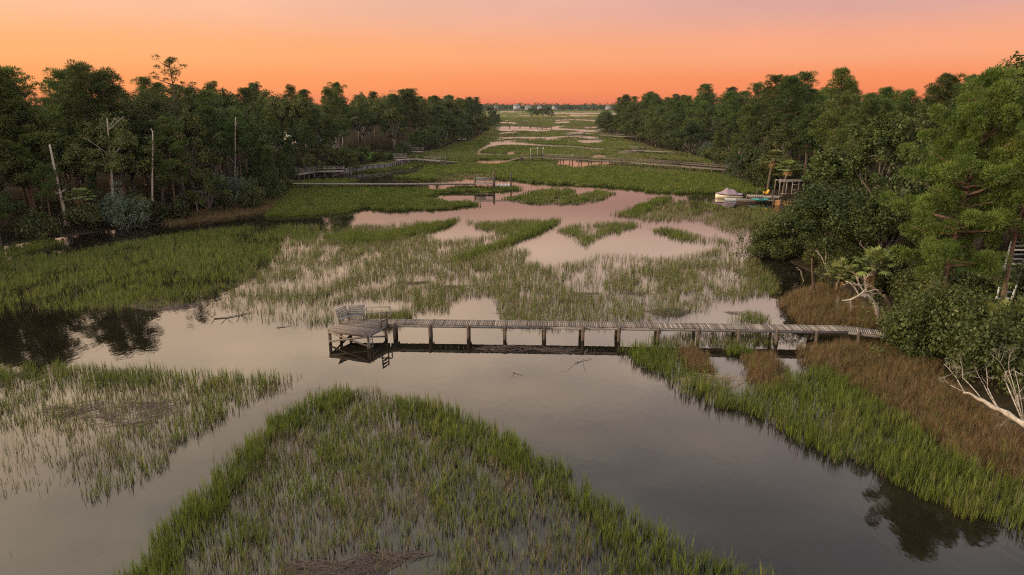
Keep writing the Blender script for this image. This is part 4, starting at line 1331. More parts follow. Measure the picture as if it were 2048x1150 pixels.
def near_dock():
    o = np.array((-9.9, 51.6))
    root = empty('dock', (o[0], o[1], 0), 0, 'weathered near dock with a square bench platform and long narrow plank walkway', 'dock')
    rs = RS(5)
    A = [np.array(q) - o for q in ((-9.93, 52.25), (3.02, 51.72), (26.0, 50.52), (29.6, 49.2))]
    Wd = 1.3
    zs = [DK, DK, DK, DK - .12]
    # walkway planks, each one its own board
    plank = MB(); plank.box((0, 0, 0), (.134, Wd + .05, .042)); pm = plank.mesh('plank', M['wood'])
    plank2 = MB(); plank2.box((0, 0, 0), (.134, Wd + .05, .042)); pm2 = plank2.mesh('plank', M['woodpale'])
    k = 0
    for i in range(3):
        a, b = A[i], A[i + 1]; d = b - a; ln = np.linalg.norm(d); yaw = math.atan2(d[1], d[0])
        n = int(ln / .145)
        for j in range(n):
            t = (j + .5) / n; q = a + d * t; z = zs[i] + (zs[i + 1] - zs[i]) * t
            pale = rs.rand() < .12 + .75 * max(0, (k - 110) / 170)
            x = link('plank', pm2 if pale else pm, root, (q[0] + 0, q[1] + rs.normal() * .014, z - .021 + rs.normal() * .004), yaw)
            x.rotation_euler = (rs.normal() * .006, rs.normal() * .008, yaw + rs.normal() * .012)
            k += 1
        for s in (-1, 1):
            nv = np.array((-d[1], d[0])) / ln * s
            st = MB(); p0 = a + nv * (Wd / 2 - .03); p1 = b + nv * (Wd / 2 - .03)
            st.bar((p0[0], p0[1], zs[i] - .16), (p1[0], p1[1], zs[i + 1] - .16), .05, .23); st.build('stringer', M['woodgrey'], root)
    # bents
    for px in (786, 858, 936, 1010, 1088, 1165, 1237, 1316, 1394, 1471, 1546, 1622, 1700, 1750):
        w = at(px, 652, DK)
        x = w.x - o[0]
        c = np.array([np.interp(x, [a[0] for a in A], [a[k] for a in A]) for k in (0, 1)])
        for s in (-1, 1):
            p = MB(); lean = rs.normal() * .05
            r = .125 + .02 * rs.rand()
            p.tube([(lean, 0, -1.2), (lean * .5, 0, 0), (0, 0, DK - .05 + (.03 if s < 0 else 0))], [r * 1.05, r, r * .95], 9)
            q = p.build('pile', M['wooddark'], root, True); q.location = (c[0] + rs.normal() * .04, c[1] + s * (Wd / 2 + .05 if s < 0 else Wd / 2 - .1), 0)
        cp = MB(); cp.box((c[0] + .14, c[1], DK - .36), (.06, Wd + .2, .18)); cp.build('cap_beam', M['wooddark'], root)
    # platform
    FL, FR, RJ, BR, BC = [np.array(q) - o for q in ((-14.34, 50.33), (-10.9, 49.07), (-9.87, 51.55), (-9.97, 52.93), (-13.27, 52.87))]
    poly = [FL, FR, RJ, BR, BC]
    u = unit(FR - FL); n = np.array((-u[1], u[0]))
    d0 = FL @ n; d1 = max(p @ n for p in poly)
    q = d0
    while q < d1:
        pl = clip_half(clip_half(poly, n, min(q + .134, d1)), -n, -q)
        if len(pl) >= 3:
            b = MB(); prism(b, pl, DK - .042 + rs.normal() * .003, DK + rs.normal() * .004 + .004); b.build('plank', M['wood'], root)
        q += .143
    for a, b in ((FL, FR), (FR, RJ), (BC, FL), (BR, BC)):
        m_ = MB(); v = unit(b - a); inn = np.array((-v[1], v[0])) * .03
        m_.bar(tuple(a + inn + v * .03) + (DK - .17,), tuple(b + inn - v * .03) + (DK - .17,), .05, .25); m_.build('fascia', M['wood'] if (a is FL) else M['woodgrey'], root)
    cen = sum(poly) / 5
    P = {}
    for nm, c in (('FL', FL), ('FR', FR), ('RJ', RJ), ('BC', BC), ('ML', (FL + BC) / 2), ('MB', (BC + RJ) / 2)):
        c2 = c + unit(cen - c) * .16; P[nm] = c2
        p = MB(); p.tube([(0, 0, -1.2), (0, 0, DK - .05)], [.13, .12], 9)
        q = p.build('pile', M['wooddark'], root, True); q.location = (c2[0], c2[1], 0)
    for a, b in (('FL', 'FR'), ('FR', 'FL'), ('FR', 'RJ'), ('FL', 'BC')):
        m_ = MB(); off = n * -.15 if a == 'FR' and b == 'FL' else n * -.10
        m_.bar(tuple(P[a] + off) + (.95,), tuple(P[b] + off) + (.18,), .05, .14); m_.build('cross_brace', M['wood'], root)
    # ladder at the front right corner
    lad = empty('ladder', (0, 0, 0)); lad.parent = root
    v = unit(RJ - FR); nr = np.array((v[1], -v[0]))
    for s in (.06, .42):
        c = FR + v * s + nr * .06
        m_ = MB(); m_.bar((c[0], c[1], -.5), (c[0], c[1], DK + .05), .08, .05); m_.build('rail', M['woodgrey'], lad)
    for z in (.1, .4, .7, 1.0):
        c0_, c1_ = FR + v * .06 + nr * .06, FR + v * .42 + nr * .06
        m_ = MB(); m_.bar(tuple(c0_) + (z,), tuple(c1_) + (z,), .07, .04); m_.build('rung', M['woodgrey'], lad)
    # corner bench with slatted back
    be = empty('bench', (0, 0, 0)); be.parent = root
    runs = [(BC + (FL - BC) * .50, BC, 'l'), (BC, BC + (BR - BC) * .40, 'b')]
    for a, b, w in runs:
        v = unit(b - a); inw = np.array((v[1], -v[0])); inw = inw if (cen - a) @ inw > 0 else -inw
        for k in range(4):
            z = DK + .50 + k * .155; off = -.04 - .06 * k
            m_ = MB(); m_.bar(tuple(a + inw * (off + .06)) + (z,), tuple(b + inw * (off + .06)) + (z,), .03, .105); m_.build('back_slat', M['woodgrey'], be)
        m_ = MB(); m_.bar(tuple(a - inw * .22) + (DK + 1.10,), tuple(b - inw * .22) + (DK + 1.10,), .14, .04); m_.build('top_rail', M['woodgrey'], be)
        for k in range(3):
            o_ = inw * (.14 + .13 * k); e0 = o_ @ v
            m_ = MB(); m_.bar(tuple(a + o_) + (DK + .42,), tuple(b + o_) + (DK + .42 + .002 * k,), .11, .04); m_.build('seat_slat', M['woodgrey'], be)
        for t in (.04, .96):
            c = a + (b - a) * t
            m_ = MB(); m_.bar(tuple(c + inw * .16) + (DK,), tuple(c - inw * .20) + (DK + 1.08,), .09, .045); m_.build('back_post', M['woodgrey'], be)
            m_ = MB(); m_.bar(tuple(c + inw * .38) + (DK,), tuple(c + inw * .38) + (DK + .40,), .09, .045); m_.build('leg', M['woodgrey'], be)
    # guard rails
    for a, b, hs, mm in ((BC + (BR - BC) * .45, BR + np.array((.1, 0.0)), (1.02, .55), 'woodgrey'), (RJ + (FR - RJ) * .34, RJ - unit(RJ - FR) * .06, (1.0, .72, .45), 'wooddark')):
        r_ = empty('guard_rail', (0, 0, 0)); r_.parent = root
        for c in (a, b):
            m_ = MB(); m_.box((c[0], c[1], DK + .48), (.09, .09, 1.1)); m_.build('post', M[mm], r_)
        for j, h in enumerate(hs):
            m_ = MB(); m_.bar((a[0], a[1] - .06, DK + h), (b[0], b[1] - .06, DK + h), .13 if j == 0 else .04, .04 if j == 0 else .10); m_.build('rail', M[mm], r_)
    print('near dock planks', k)


near_dock()


# ------------------------------------------------------------------ the other docks
def pier(name, label, pts, wd, m='woodpale', pile_gap=3.0, rails=(), rail_h=1.05, cat='dock', pile_r=.13, piles=True, mp='wooddark', bottom=-1.0, rail_m=None, group=None):
    """walkway over water through pts (x, y, z deck); boards this far off read as one deck"""
    o = Vector((pts[0][0], pts[0][1], 0))
    root = empty(name, o, 0, label, cat, group)
    P = [Vector(p) - o for p in pts]
    deck = MB(); rs = RS(int(abs(o.x * 7 + o.y * 3)) % 9999)
    for a, b in zip(P[:-1], P[1:]):
        d = b - a; ln = d.length; yaw = math.atan2(d.y, d.x); n = max(1, int(ln / .30))
        pitch = math.atan2(d.z, math.hypot(d.x, d.y))
        R_ = Matrix.Rotation(yaw, 4, 'Z') @ Matrix.Rotation(-pitch, 4, 'Y')
        for j in range(n):
            q = a + d * ((j + .5) / n)
            deck.box((q.x, q.y, q.z - .03 + rs.normal() * .006), (ln / n * .93, wd, .05), M=R_)
        nv = Vector((-d.y, d.x, 0)).normalized()
        for s in (-1, 1):
            w = nv * (s * (wd / 2 - .04))
            st = MB(); st.bar(a + w - Vector((0, 0, .18)), b + w - Vector((0, 0, .18)), .06, .24); st.build('stringer', M[m], root)
            if piles:
                k = max(1, round(ln / pile_gap))
                for j in range(k + 1):
                    q = a + d * (j / k) + w
                    if j == k and b is not P[-1]: continue
                    rail_here = s in rails
                    p = MB(); p.tube([(0, 0, bottom), (0, 0, q.z - .06)], pile_r, 6); x = p.build('pile', M[mp], root, True); x.location = (q.x, q.y, 0)
                    if rail_here:
                        p = MB(); p.box((q.x, q.y, q.z + rail_h / 2), (.09, .09, rail_h)); p.build('rail_post', M[rail_m or m], root)
            if s in rails:
                for h in (rail_h, rail_h * .55):
                    r_ = MB(); r_.bar(a + w + Vector((0, 0, h)), b + w + Vector((0, 0, h)), .10 if h == rail_h else .05, .06 if h == rail_h else .10); r_.build('rail', M[rail_m or m], root)
    tag(deck.build('deck_boards', M[m], root), kind='stuff')
    return root, o


def A3(px, py, z):
    return at(px, py, z)


def part(root, o, name, m, f, smooth=False):
    mb = MB(); f(mb); x = mb.build(name, M[m], root, smooth); return x


# long low dock from the left bank
a = A3(566, 368, 1.3); b = A3(950, 365.5, 1.3); y0 = (a.y + b.y) / 2
root, o = pier('dock', 'long low pale dock from the left bank with a railed end platform', [(a.x, y0, 1.3), (b.x, y0, 1.3)], 1.5, pile_gap=4.2)
c0 = b.x - o.x; pw = 4.3
part(root, o, 'platform_deck', 'woodpale', lambda q: [q.box((c0 + pw / 2, -.2 + j * .2 - 1.4, 1.3), (pw, .185, .06)) for j in range(16)])
for x_ in (0.1, pw - .1):
    for yy in (-1.5, 1.4):
        part(root, o, 'pile', 'wooddark', lambda q: q.tube([(c0 + x_, yy, -1), (c0 + x_, yy, 2.5)], .14, 7))
for (xa, xb) in ((.1, 1.7), (pw - 1.7, pw - .1)):
    part(root, o, 'cross_brace', 'wooddark', lambda q: q.bar((c0 + xa, -1.62, 1.2), (c0 + xb, -1.62, .1), .06, .16))
    part(root, o, 'cross_brace', 'wooddark', lambda q: q.bar((c0 + xa, -1.66, .1), (c0 + xb, -1.66, 1.2), .06, .16))
for h in (2.45, 2.05, 1.7):
    part(root, o, 'rail', 'woodpale', lambda q: q.bar((c0 + .1, 1.4, h), (c0 + pw - .1, 1.4, h), .08, .12))
part(root, o, 'rail', 'woodgrey', lambda q: q.bar((c0 + .1, -1.5, 2.45), (c0 + pw - .1, -1.5, 2.45), .08, .10))
bn = empty('bench', (c0, 0, 0)); bn.parent = root
for k in range(4): part(bn, o, 'back_slat', 'woodgrey', lambda q: q.bar((.4, 1.2, 1.85 + k * .16), (2.4, 1.2, 1.85 + k * .16), .04, .11))
part(bn, o, 'seat', 'woodgrey', lambda q: q.box((1.4, .95, 1.75), (2.0, .45, .05)))
for x_ in (.5, 2.3): part(bn, o, 'leg', 'woodgrey', lambda q: q.box((x_, .9, 1.53), (.09, .4, .42)))
fx = A3(990, 371, .4)
for px, top, r, lb in ((988, 340, .28, 'thick dark mooring pile beside the end platform of the low dock'), (1022, 344, .16, 'thin tall mooring pole at the far corner of the float')):
    w = A3(px, 374, 0); t = at_depth(px, top, w.y)
    e = empty('mooring_pile', w, 0, lb, 'pile')
    part(e, None, 'shaft', 'wooddark', lambda q: q.tube([(0, 0, -1), (0, 0, t.z * .5), (0, 0, t.z)], [r, r * .95, r * .9], 9), True)
    part(e, None, 'cap', 'wooddark', lambda q: q.tube([(0, 0, t.z), (0, 0, t.z + r * .8)], [r * .92, .02], 9))
M['bluegrey'] = mat('blue_grey_plastic', (.30, .34, .42), (.22, .26, .33), scale=2, rough=.45)
w = A3(1007, 373, .25)
e = empty('floating_dock', (w.x, w.y, 0), 0, 'blue-grey float with two rounded cradles beside the low dock', 'floating dock')
part(e, None, 'base', 'bluegrey', lambda q: q.box((0, 0, .15), (3.3, 2.8, .32)))
for s in (-.8, .85):
    def cradle(q):
        for sg in (-1, 1):
            q.tube([(s + sg * .36, -1.3, .38), (s + sg * .36, 0, .46), (s + sg * .34, 1.2, .55), (s + sg * .2, 1.5, .75)], [.2, .24, .24, .1], 8)
    part(e, None, 'cradle', 'bluegrey', cradle, True)

# railed landing, curving bulkhead walk and pier on the left
L1 = [A3(590, 349, 1.4), A3(630, 342, 1.5), A3(688, 341, 1.5)]
pier('landing', 'pale railed landing deck at the start of the bulkhead walk', L1, 2.2, rails=(1, -1), pile_gap=2.2)
BW = [A3(690, 337, 1.7), A3(712, 333, 1.7), A3(745, 329, 1.7), A3(780, 326, 1.7), A3(800, 320, 1.7), A3(818, 317, 1.7)]
o = Vector((BW[0].x, BW[0].y, 0)); root = empty('bulkhead', o, 0, 'curving grey timber bulkhead with posts holding the left bank', 'bulkhead')
for a, b in zip(BW[:-1], BW[1:]):
    a = a - o; b = b - o; d = b - a; nrm_ = Vector((d.y, -d.x, 0)).normalized()
    n = max(1, int(d.length / .3))
    for j in range(n):
        q0 = a + d * (j / n); q1 = a + d * ((j + .94) / n)
        part(root, o, 'board', 'woodgrey', lambda q: q.bar((q0.x, q0.y, .55), (q1.x, q1.y, .55), .06, 2.1))
    part(root, o, 'cap_rail', 'woodpale', lambda q: q.bar(a + Vector((0, 0, -.05)), b + Vector((0, 0, -.05)), .5, .06))
    for j in range(max(1, int(d.length / 2.0))):
        q0 = a + d * (j / max(1, int(d.length / 2.0))) + nrm_ * .2
        part(root, o, 'post', 'wooddark', lambda q: q.tube([(q0.x, q0.y, -1), (q0.x, q0.y, 1.55)], .13, 6))
W_ = [A3(792, 319, 1.7), A3(830, 317.5, 1.7), A3(852, 318.5, 1.7)]
pier('walkway', 'pale plain walkway running out from the end of the bulkhead', W_, 1.5, pile_gap=3.5)
pier('dock', 'short railed pier end beside a low float on the left side', [A3(853, 318.6, 1.7), A3(886, 321.5, 1.7)], 2.0, rails=(1, -1), pile_gap=2.6)
w = A3(902, 324, .3); e = empty('floating_dock', (w.x, w.y, 0), 0, 'low pale float off the short railed pier', 'floating dock')
part(e, None, 'deck', 'woodpale', lambda q: [q.box((-2 + j * .2, 0, .4), (.185, 2.4, .06)) for j in range(21)]); part(e, None, 'base', 'wooddark', lambda q: q.box((0, 0, .2), (4.1, 2.3, .34)))
for s in (-1.9, 1.9): part(e, None, 'post', 'wooddark', lambda q: q.tube([(s, 1.25, -1), (s, 1.25, 1.6)], .1, 6))
e0 = A3(800, 315, 1.8); pier('deck', 'small tan railed deck beside the walkway on the left bank', [(e0.x - 2.2, e0.y + 2, 1.8), (e0.x + 1.8, e0.y + 2, 1.8)], 2.2, rails=(1, -1), pile_gap=2.0)
g0 = A3(695, 347, .6); pier('gangway', 'broken grey ramp sloping into the dark water below the landing', [(g0.x - 3.5, g0.y - 2, .35), (g0.x, g0.y, 1.2)], 1.0, m='woodgrey', pile_gap=3)
e0 = A3(830, 304, 1.2); pier('dock', 'small railed dock in the far grass past the bulkhead walk', [(e0.x - 3.2, e0.y, 1.4), (e0.x + 2.9, e0.y, 1.4)], 3.0, rails=(1, -1), rail_h=1.4, pile_gap=2.0)

# long railed dock of the right bank
D4 = [(1044, 315, 1.7), (1088, 314.5, 1.7), (1180, 319.5, 1.7), (1265, 324, 1.7), (1365, 331.5, 1.7), (1472, 340, 1.8)]
root, o4 = pier('dock', 'long dark railed dock crossing the marsh from the right bank', [A3(*q) for q in D4], 1.7, m='wood', rails=(1, -1), pile_gap=3.6, pile_r=.15)
pier('gangway', 'pale ramp at the creek end of the long railed dock', [A3(1018, 321, .4), A3(1044, 315, 1.7)], 1.4, m='woodpale', pile_gap=4, rails=(1,), rail_h=.8)
w = A3(1074, 319, 0)
e = empty('boat_lift', w, 0, 'tall pale boat lift frame at the end of the long railed dock', 'boat lift')
for x_ in (-2.1, .2, 2.1):
    for y_ in (0, 3.0):
        part(e, None, 'post', 'woodpale', lambda q: q.tube([(x_, y_, -1), (x_, y_, 3.6)], .11, 7))
for y_ in (0, 3.0): part(e, None, 'beam', 'woodpale', lambda q: q.bar((-2.2, y_, 3.55), (2.3, y_, 3.55), .15, .2))
M['white'] = mat('white_paint', (.74, .74, .72), (.60, .60, .58), scale=3, rough=.5)
for x_ in (.2, 2.1): part(e, None, 'motor_box', 'white', lambda q: q.box((x_, -.1, 3.75), (.4, .35, .35)))
w = A3(1146, 315, 1.9); e = empty('utility_box', w, 0, 'pale box standing on the rail of the long dock', 'box')
part(e, None, 'case', 'woodpale', lambda q: q.box((0, 0, .45), (.9, .5, .9))); part(e, None, 'lid', 'woodgrey', lambda q: q.box((0, 0, .93), (1.0, .6, .07)))

# bench pier and the far docks
r5, o5 = pier('dock', 'small pier with a bench end in the grass of the right bank', [A3(1262, 301, 1.4), A3(1284, 301, 1.4)], 3.2, rails=(1, -1), rail_h=1.5, pile_gap=2.4, m='woodpale')
pier('walkway', 'thin pale walkway joining the bench pier to the right bank', [A3(1285, 301, 1.4), A3(1352, 304, 1.4)], 1.4, pile_gap=4, m='woodpale')
FD = [('dark broad pier reaching left from the right bank wood', [(1200, 271), (1230, 271.5), (1272, 273)], 4.5, 'wood', (1, -1)),
      ('far pier over the pale pool beside the left bank tip', [(998, 252.5), (1040, 252.2), (1082, 252.5)], 2.0, 'wood', ()),
      ('far platform at the end of the pool pier', [(1080, 253.5), (1098, 254)], 6.0, 'wooddark', (1, -1)),
      ('thin far pier before the tree islet', [(998, 243.6), (1050, 243.2), (1080, 243)], 2.0, 'wood', ()),
      ('thin far pier right of the tree islet', [(1108, 238.8), (1150, 238.2), (1205, 239)], 2.2, 'wood', (1,)),
      ('short far dock against the right bank tip', [(1188, 244), (1210, 244.5)], 5.0, 'woodgrey', (1, -1)),
      ('far dock with pale posts left of the dark broad pier', [(1134, 269), (1168, 266.5)], 2.0, 'woodpale', (1,)),
      ('farther thin dock above the dark broad pier', [(1165, 253.5), (1212, 252)], 2.2, 'wood', ()),
      ('pale far shore dock below the distant houses', [(1000, 222.4), (1030, 222.2)], 4, 'woodpale', ())]
for lb, q, wd, m_, ra in FD:
    pier('dock', lb, [A3(x_, y_, 1.6) for x_, y_ in q], wd, m=m_, rails=ra, pile_gap=9 if q[0][1] > 235 else 25, pile_r=.22, rail_h=1.1)

# ------------------------------------------------------------------ the kayak dock corner on the right bank
M['cover'] = mat('mauve_boat_cover', (.30, .23, .27), (.22, .165, .20), scale=1.2, rough=.8, bump=.3)
M['hull'] = mat('cream_hull', (.70, .64, .50), (.60, .55, .44), scale=2, rough=.3, spec=.5)
M['hulldark'] = mat('dark_hull_stripe', (.06, .045, .05), (.05, .04, .045), rough=.4)
M['teal'] = mat('teal_kayak_plastic', (.03, .25, .25), (.03, .20, .20), scale=2, rough=.35, spec=.5)
M['yellow'] = mat('yellow_chair_paint', (.72, .44, .06), (.62, .36, .05), scale=3, rough=.5)
M['turf'] = mat('mown_lawn', (.055, .105, .018), (.085, .13, .03), scale=2, rough=.95, world=True)


def loft(mb, secs, close=True):
    """secs: rings of equal length -> skin"""
    n = len(secs[0]); V = np.concatenate([np.array(s, float) for s in secs]); F = []
    for i in range(len(secs) - 1):
        for j in range(n if close else n - 1):
            k = (j + 1) % n
            F.append((i * n + j, i * n + k, (i + 1) * n + k, (i + 1) * n + j))
    mb.add(V, F)
    b = mb.n - len(V)
    mb.f.append(np.array([[b + j for j in range(n)][::-1]])); mb.f.append(np.array([[b + len(V) - n + j for j in range(n)]]))


def boat():
    w = at(1457, 396, 0)
    e = empty('motorboat', w, math.radians(-4), 'moored motorboat under a peaked mauve cover with cream hull', 'boat')
    L_ = 5.2
    hull = MB(); st = MB(); secs = []; ss = []
    for t in np.linspace(0, 1, 12):                      # bow points left
        x = -L_ / 2 + L_ * t
        bw = 1.08 * min(1, (t / .42) ** .62 + .03); kd = .28 * (1 - .9 * max(0, 1 - t / .3) ** 2); sh = .72 + .22 * (1 - t) ** 2
        secs.append([(x, -bw, sh), (x, -bw * .93, .30), (x, -bw * .62, -.05 - kd * .2), (x, 0, -kd), (x, bw * .62, -.05 - kd * .2), (x, bw * .93, .30), (x, bw, sh)])
        ss.append([(x, -bw * 1.012 - .01, sh + .03), (x, -bw * 1.0 - .015, sh - .16), (x, 0, sh - .16), (x, bw * 1.0 + .015, sh - .16), (x, bw * 1.012 + .01, sh + .03), (x, 0, sh + .03)])
    loft(hull, secs); hull.build('hull', M['hull'], e, True)
    loft(st, ss); st.build('rub_rail', M['hulldark'], e)
    cv = MB(); rows = []
    for t in np.linspace(.01, .985, 26):
        x = -L_ / 2 + L_ * t
        bw = 1.12 * min(1, (t / .42) ** .62 + .03); sh = .78 + .22 * (1 - t) ** 2
        ridge = sh + np.interp(t, [0, .2, .34, .42, .50, .72, .80, 1.0], [.02, .34, .78, 1.24, 1.02, .80, .30, .16])
        row = []
        for q in np.linspace(-1, 1, 11):
            zz = sh - .10 + (ridge - sh + .10) * (1 - abs(q) ** 1.5) * (1 - .05 * math.cos(q * 9 + t * 25))
            row.append((x, bw * q, zz))
        rows.append(row)
    loft(cv, rows, False); cv.build('cover', M['cover'], e, True)
    ws = MB(); ws.tube([(2.55, 0, .9), (2.85, 0, .85), (2.9, 0, .1)], [.18, .22, .12], 8); ws.build('outboard_motor', M['hulldark'], e, True)


def kayak(px, py, z, rz, ln, label):
    w = at(px, py, z)
    e = empty('kayak', w, rz, label, 'kayak', 'kayaks on the float')
    mb = MB(); secs = []
    for t in np.linspace(0, 1, 13):
        x = (t - .5) * ln; s = max(.02, math.sin(math.pi * t) ** .6); rk = .16 * abs(2 * t - 1) ** 3
        secs.append([(x, math.cos(a) * .36 * s, .19 + rk + math.sin(a) * .17 * (s * .7 + .3)) for a in np.linspace(0, 2 * math.pi, 10, endpoint=False)])
    loft(mb, secs); mb.build('hull', M['teal'], e, True)
    rim = MB(); q = np.linspace(0, 2 * math.pi, 17); rim.tube(np.stack([np.cos(q) * .5, np.sin(q) * .22, np.full(17, .37)], 1), .035, 5); rim.build('cockpit_rim', M['hulldark'], e, True)
    s_ = MB(); s_.box((-.25, 0, .30), (.08, .34, .26)); s_.build('seat', M['hulldark'], e)


def adirondack(px, py, z, rz, label):
    w = at(px, py, z)
    e = empty('lawn_chair', w, rz, label, 'chair')
    for k in range(5):
        y = (k - 2) * .115; h = 1.02 - .04 * (k - 2) ** 2
        m_ = MB(); m_.bar((-.30, y, .28), (-.62, y * 1.15, h), .10, .03); m_.build('back_slat', M['yellow'], e)
    for k in range(5):
        m_ = MB(); m_.bar((.32 - k * .135, -.28, .40 - k * .03), (.32 - k * .135, .28, .40 - k * .03), .12, .025); m_.build('seat_slat', M['yellow'], e)
    for s in (-1, 1):
        m_ = MB(); m_.box((-.04, s * .36, .62), (.78, .13, .03)); m_.build('armrest', M['yellow'], e)
        m_ = MB(); m_.box((.33, s * .31, .30), (.10, .04, .61)); m_.build('front_leg', M['yellow'], e)
        m_ = MB(); m_.bar((.36, s * .27, .40), (-.66, s * .27, .03), .03, .12); m_.build('rear_leg', M['yellow'], e)


boat()
# bulkhead with its deck, then the low float the kayaks lie on
r6, o6 = pier('dock', 'pale plank deck behind the kayak float on the right bank', [A3(1494, 390, 1.0), A3(1530, 391.5, 1.0), A3(1562, 393, 1.1)], 2.6, pile_gap=2.2, m='woodpale')
w = A3(1512, 401, .3)
e = empty('floating_dock', (w.x, w.y, 0), math.radians(-5), 'grey plank float carrying teal kayaks beside the covered boat', 'floating dock')
part(e, None, 'deck', 'woodpale', lambda q: [q.box((-3.3 + j * .2, 0, .42), (.18, 2.3, .05)) for j in range(34)])
part(e, None, 'base', 'wooddark', lambda q: q.box((0, 0, .2), (6.7, 2.2, .38)))
w = A3(1478, 399, .25)
e = empty('floating_dock', (w.x, w.y, 0), math.radians(-8), 'narrow white float between covered boat and kayak float', 'floating dock')
part(e, None, 'deck', 'white', lambda q: [q.box((-2.6 + j * .22, 0, .34), (.20, 1.0, .05)) for j in range(24)]); part(e, None, 'base', 'bluegrey', lambda q: q.box((0, 0, .15), (5.2, .95, .3)))
kayak(1519, 400, .45, math.radians(-6), 3.3, 'teal kayak at the back of the float, far side'); kayak(1522, 402, .45, math.radians(-9), 3.1, 'teal kayak at the front edge of the float, near side')
for px, py, top, lb in ((1513, 396, 379, 'short mooring post behind the kayaks'), (1543, 405, 381, 'tall mooring post at the right end of the kayak float'), (1547, 404, 391, 'stubby dark post beside the tall mooring post')):
    w = A3(px, py, 0); t = at_depth(px, top, w.y)
    e = empty('mooring_post', w, 0, lb, 'post')
    part(e, None, 'shaft', 'wooddark', lambda q: q.tube([(0, 0, -1), (.02, 0, t.z)], [.13, .12], 8), True); part(e, None, 'cap', 'woodgrey', lambda q: q.tube([(.02, 0, t.z), (.02, 0, t.z + .08)], [.13, .03], 8))
adirondack(1531, 389.5, 1.04, math.radians(200), 'yellow slatted lawn chair on the plank deck by the palmetto')
# timber bulkhead to the right of the float
a_ = A3(1546, 405, .5); b_ = A3(1590, 408, .5); o = Vector((a_.x, a_.y, 0)); e = empty('bulkhead', o, 0, 'low orange-brown timber bulkhead right of the kayak float', 'bulkhead')
M['orangewood'] = mat('orange_brown_timber', (.30, .17, .07), (.17, .10, .05), scale=3, stretch=(.6, 2, 2), rough=.85, bump=.3)
for k in range(4): part(e, None, 'plank', 'orangewood', lambda q: q.bar((0, 0, .05 + k * .27), (b_.x - o.x, b_.y - o.y, .05 + k * .27), .08, .25))
for k in range(4): part(e, None, 'post', 'wooddark', lambda q: q.tube([((b_.x - o.x) * k / 3, (b_.y - o.y) * k / 3 - .15, -1), ((b_.x - o.x) * k / 3, (b_.y - o.y) * k / 3 - .15, 1.25)], .12, 7))
# open timber frame
w = A3(1558, 389, 1.1); w2 = A3(1606, 389, 1.1); sx = w2.x - w.x
e = empty('timber_frame', w, 0, 'open grey timber frame with posts and flat beams behind the palmettos', 'pergola')
for t in (0, .28, .52, .78, 1.0):
    for y_ in ((0, 2.4) if t in (0, .52, 1.0) else (0,)):
        part(e, None, 'post', 'woodpale', lambda q: q.box((sx * t, y_, 1.15), (.15, .15, 2.5)))
for y_ in (0, 2.4): part(e, None, 'beam', 'woodpale', lambda q: q.bar((-.25, y_, 2.48), (sx + .25, y_, 2.52), .16, .18))
for t in np.linspace(.02, .98, 7): part(e, None, 'rafter', 'woodgrey', lambda q: q.bar((sx * t, -.3, 2.66), (sx * t, 2.7, 2.66), .08, .14))
part(e, None, 'rail', 'woodpale', lambda q: q.bar((sx * .52, -.03, .9), (sx * .78, -.03, .9), .06, .12)); part(e, None, 'rail', 'woodpale', lambda q: q.bar((sx * .52, -.03, 1.9), (sx * .78, -.03, 1.9), .06, .12))
part(e, None, 'brace', 'woodpale', lambda q: q.bar((sx * .56, -.1, .05), (sx * .80, -.1, .75), .06, .12)); part(e, None, 'rail', 'woodpale', lambda q: q.bar((0, -.03, .12), (sx * .5, -.03, .12), .06, .16))


# ------------------------------------------------------------------ houses
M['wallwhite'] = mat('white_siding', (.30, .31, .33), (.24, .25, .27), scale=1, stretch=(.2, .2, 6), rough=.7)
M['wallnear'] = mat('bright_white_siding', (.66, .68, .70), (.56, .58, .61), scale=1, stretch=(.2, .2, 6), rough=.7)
M['wallgrey'] = mat('grey_siding', (.30, .29, .28), (.24, .23, .22), scale=1, stretch=(.2, .2, 6), rough=.75)
M['roofgrey'] = mat('grey_shingle_roof', (.26, .26, .27), (.18, .18, .19), scale=4, rough=.9)
M['roofdark'] = mat('dark_slate_roof', (.12, .12, .13), (.08, .08, .09), scale=4, rough=.9)
M['rooftan'] = mat('tan_shingle_roof', (.44, .27, .16), (.34, .20, .12), scale=4, rough=.9)
M['glass'] = mat('dark_window_glass', (.05, .06, .08), (.03, .04, .05), rough=.08, spec=.8)


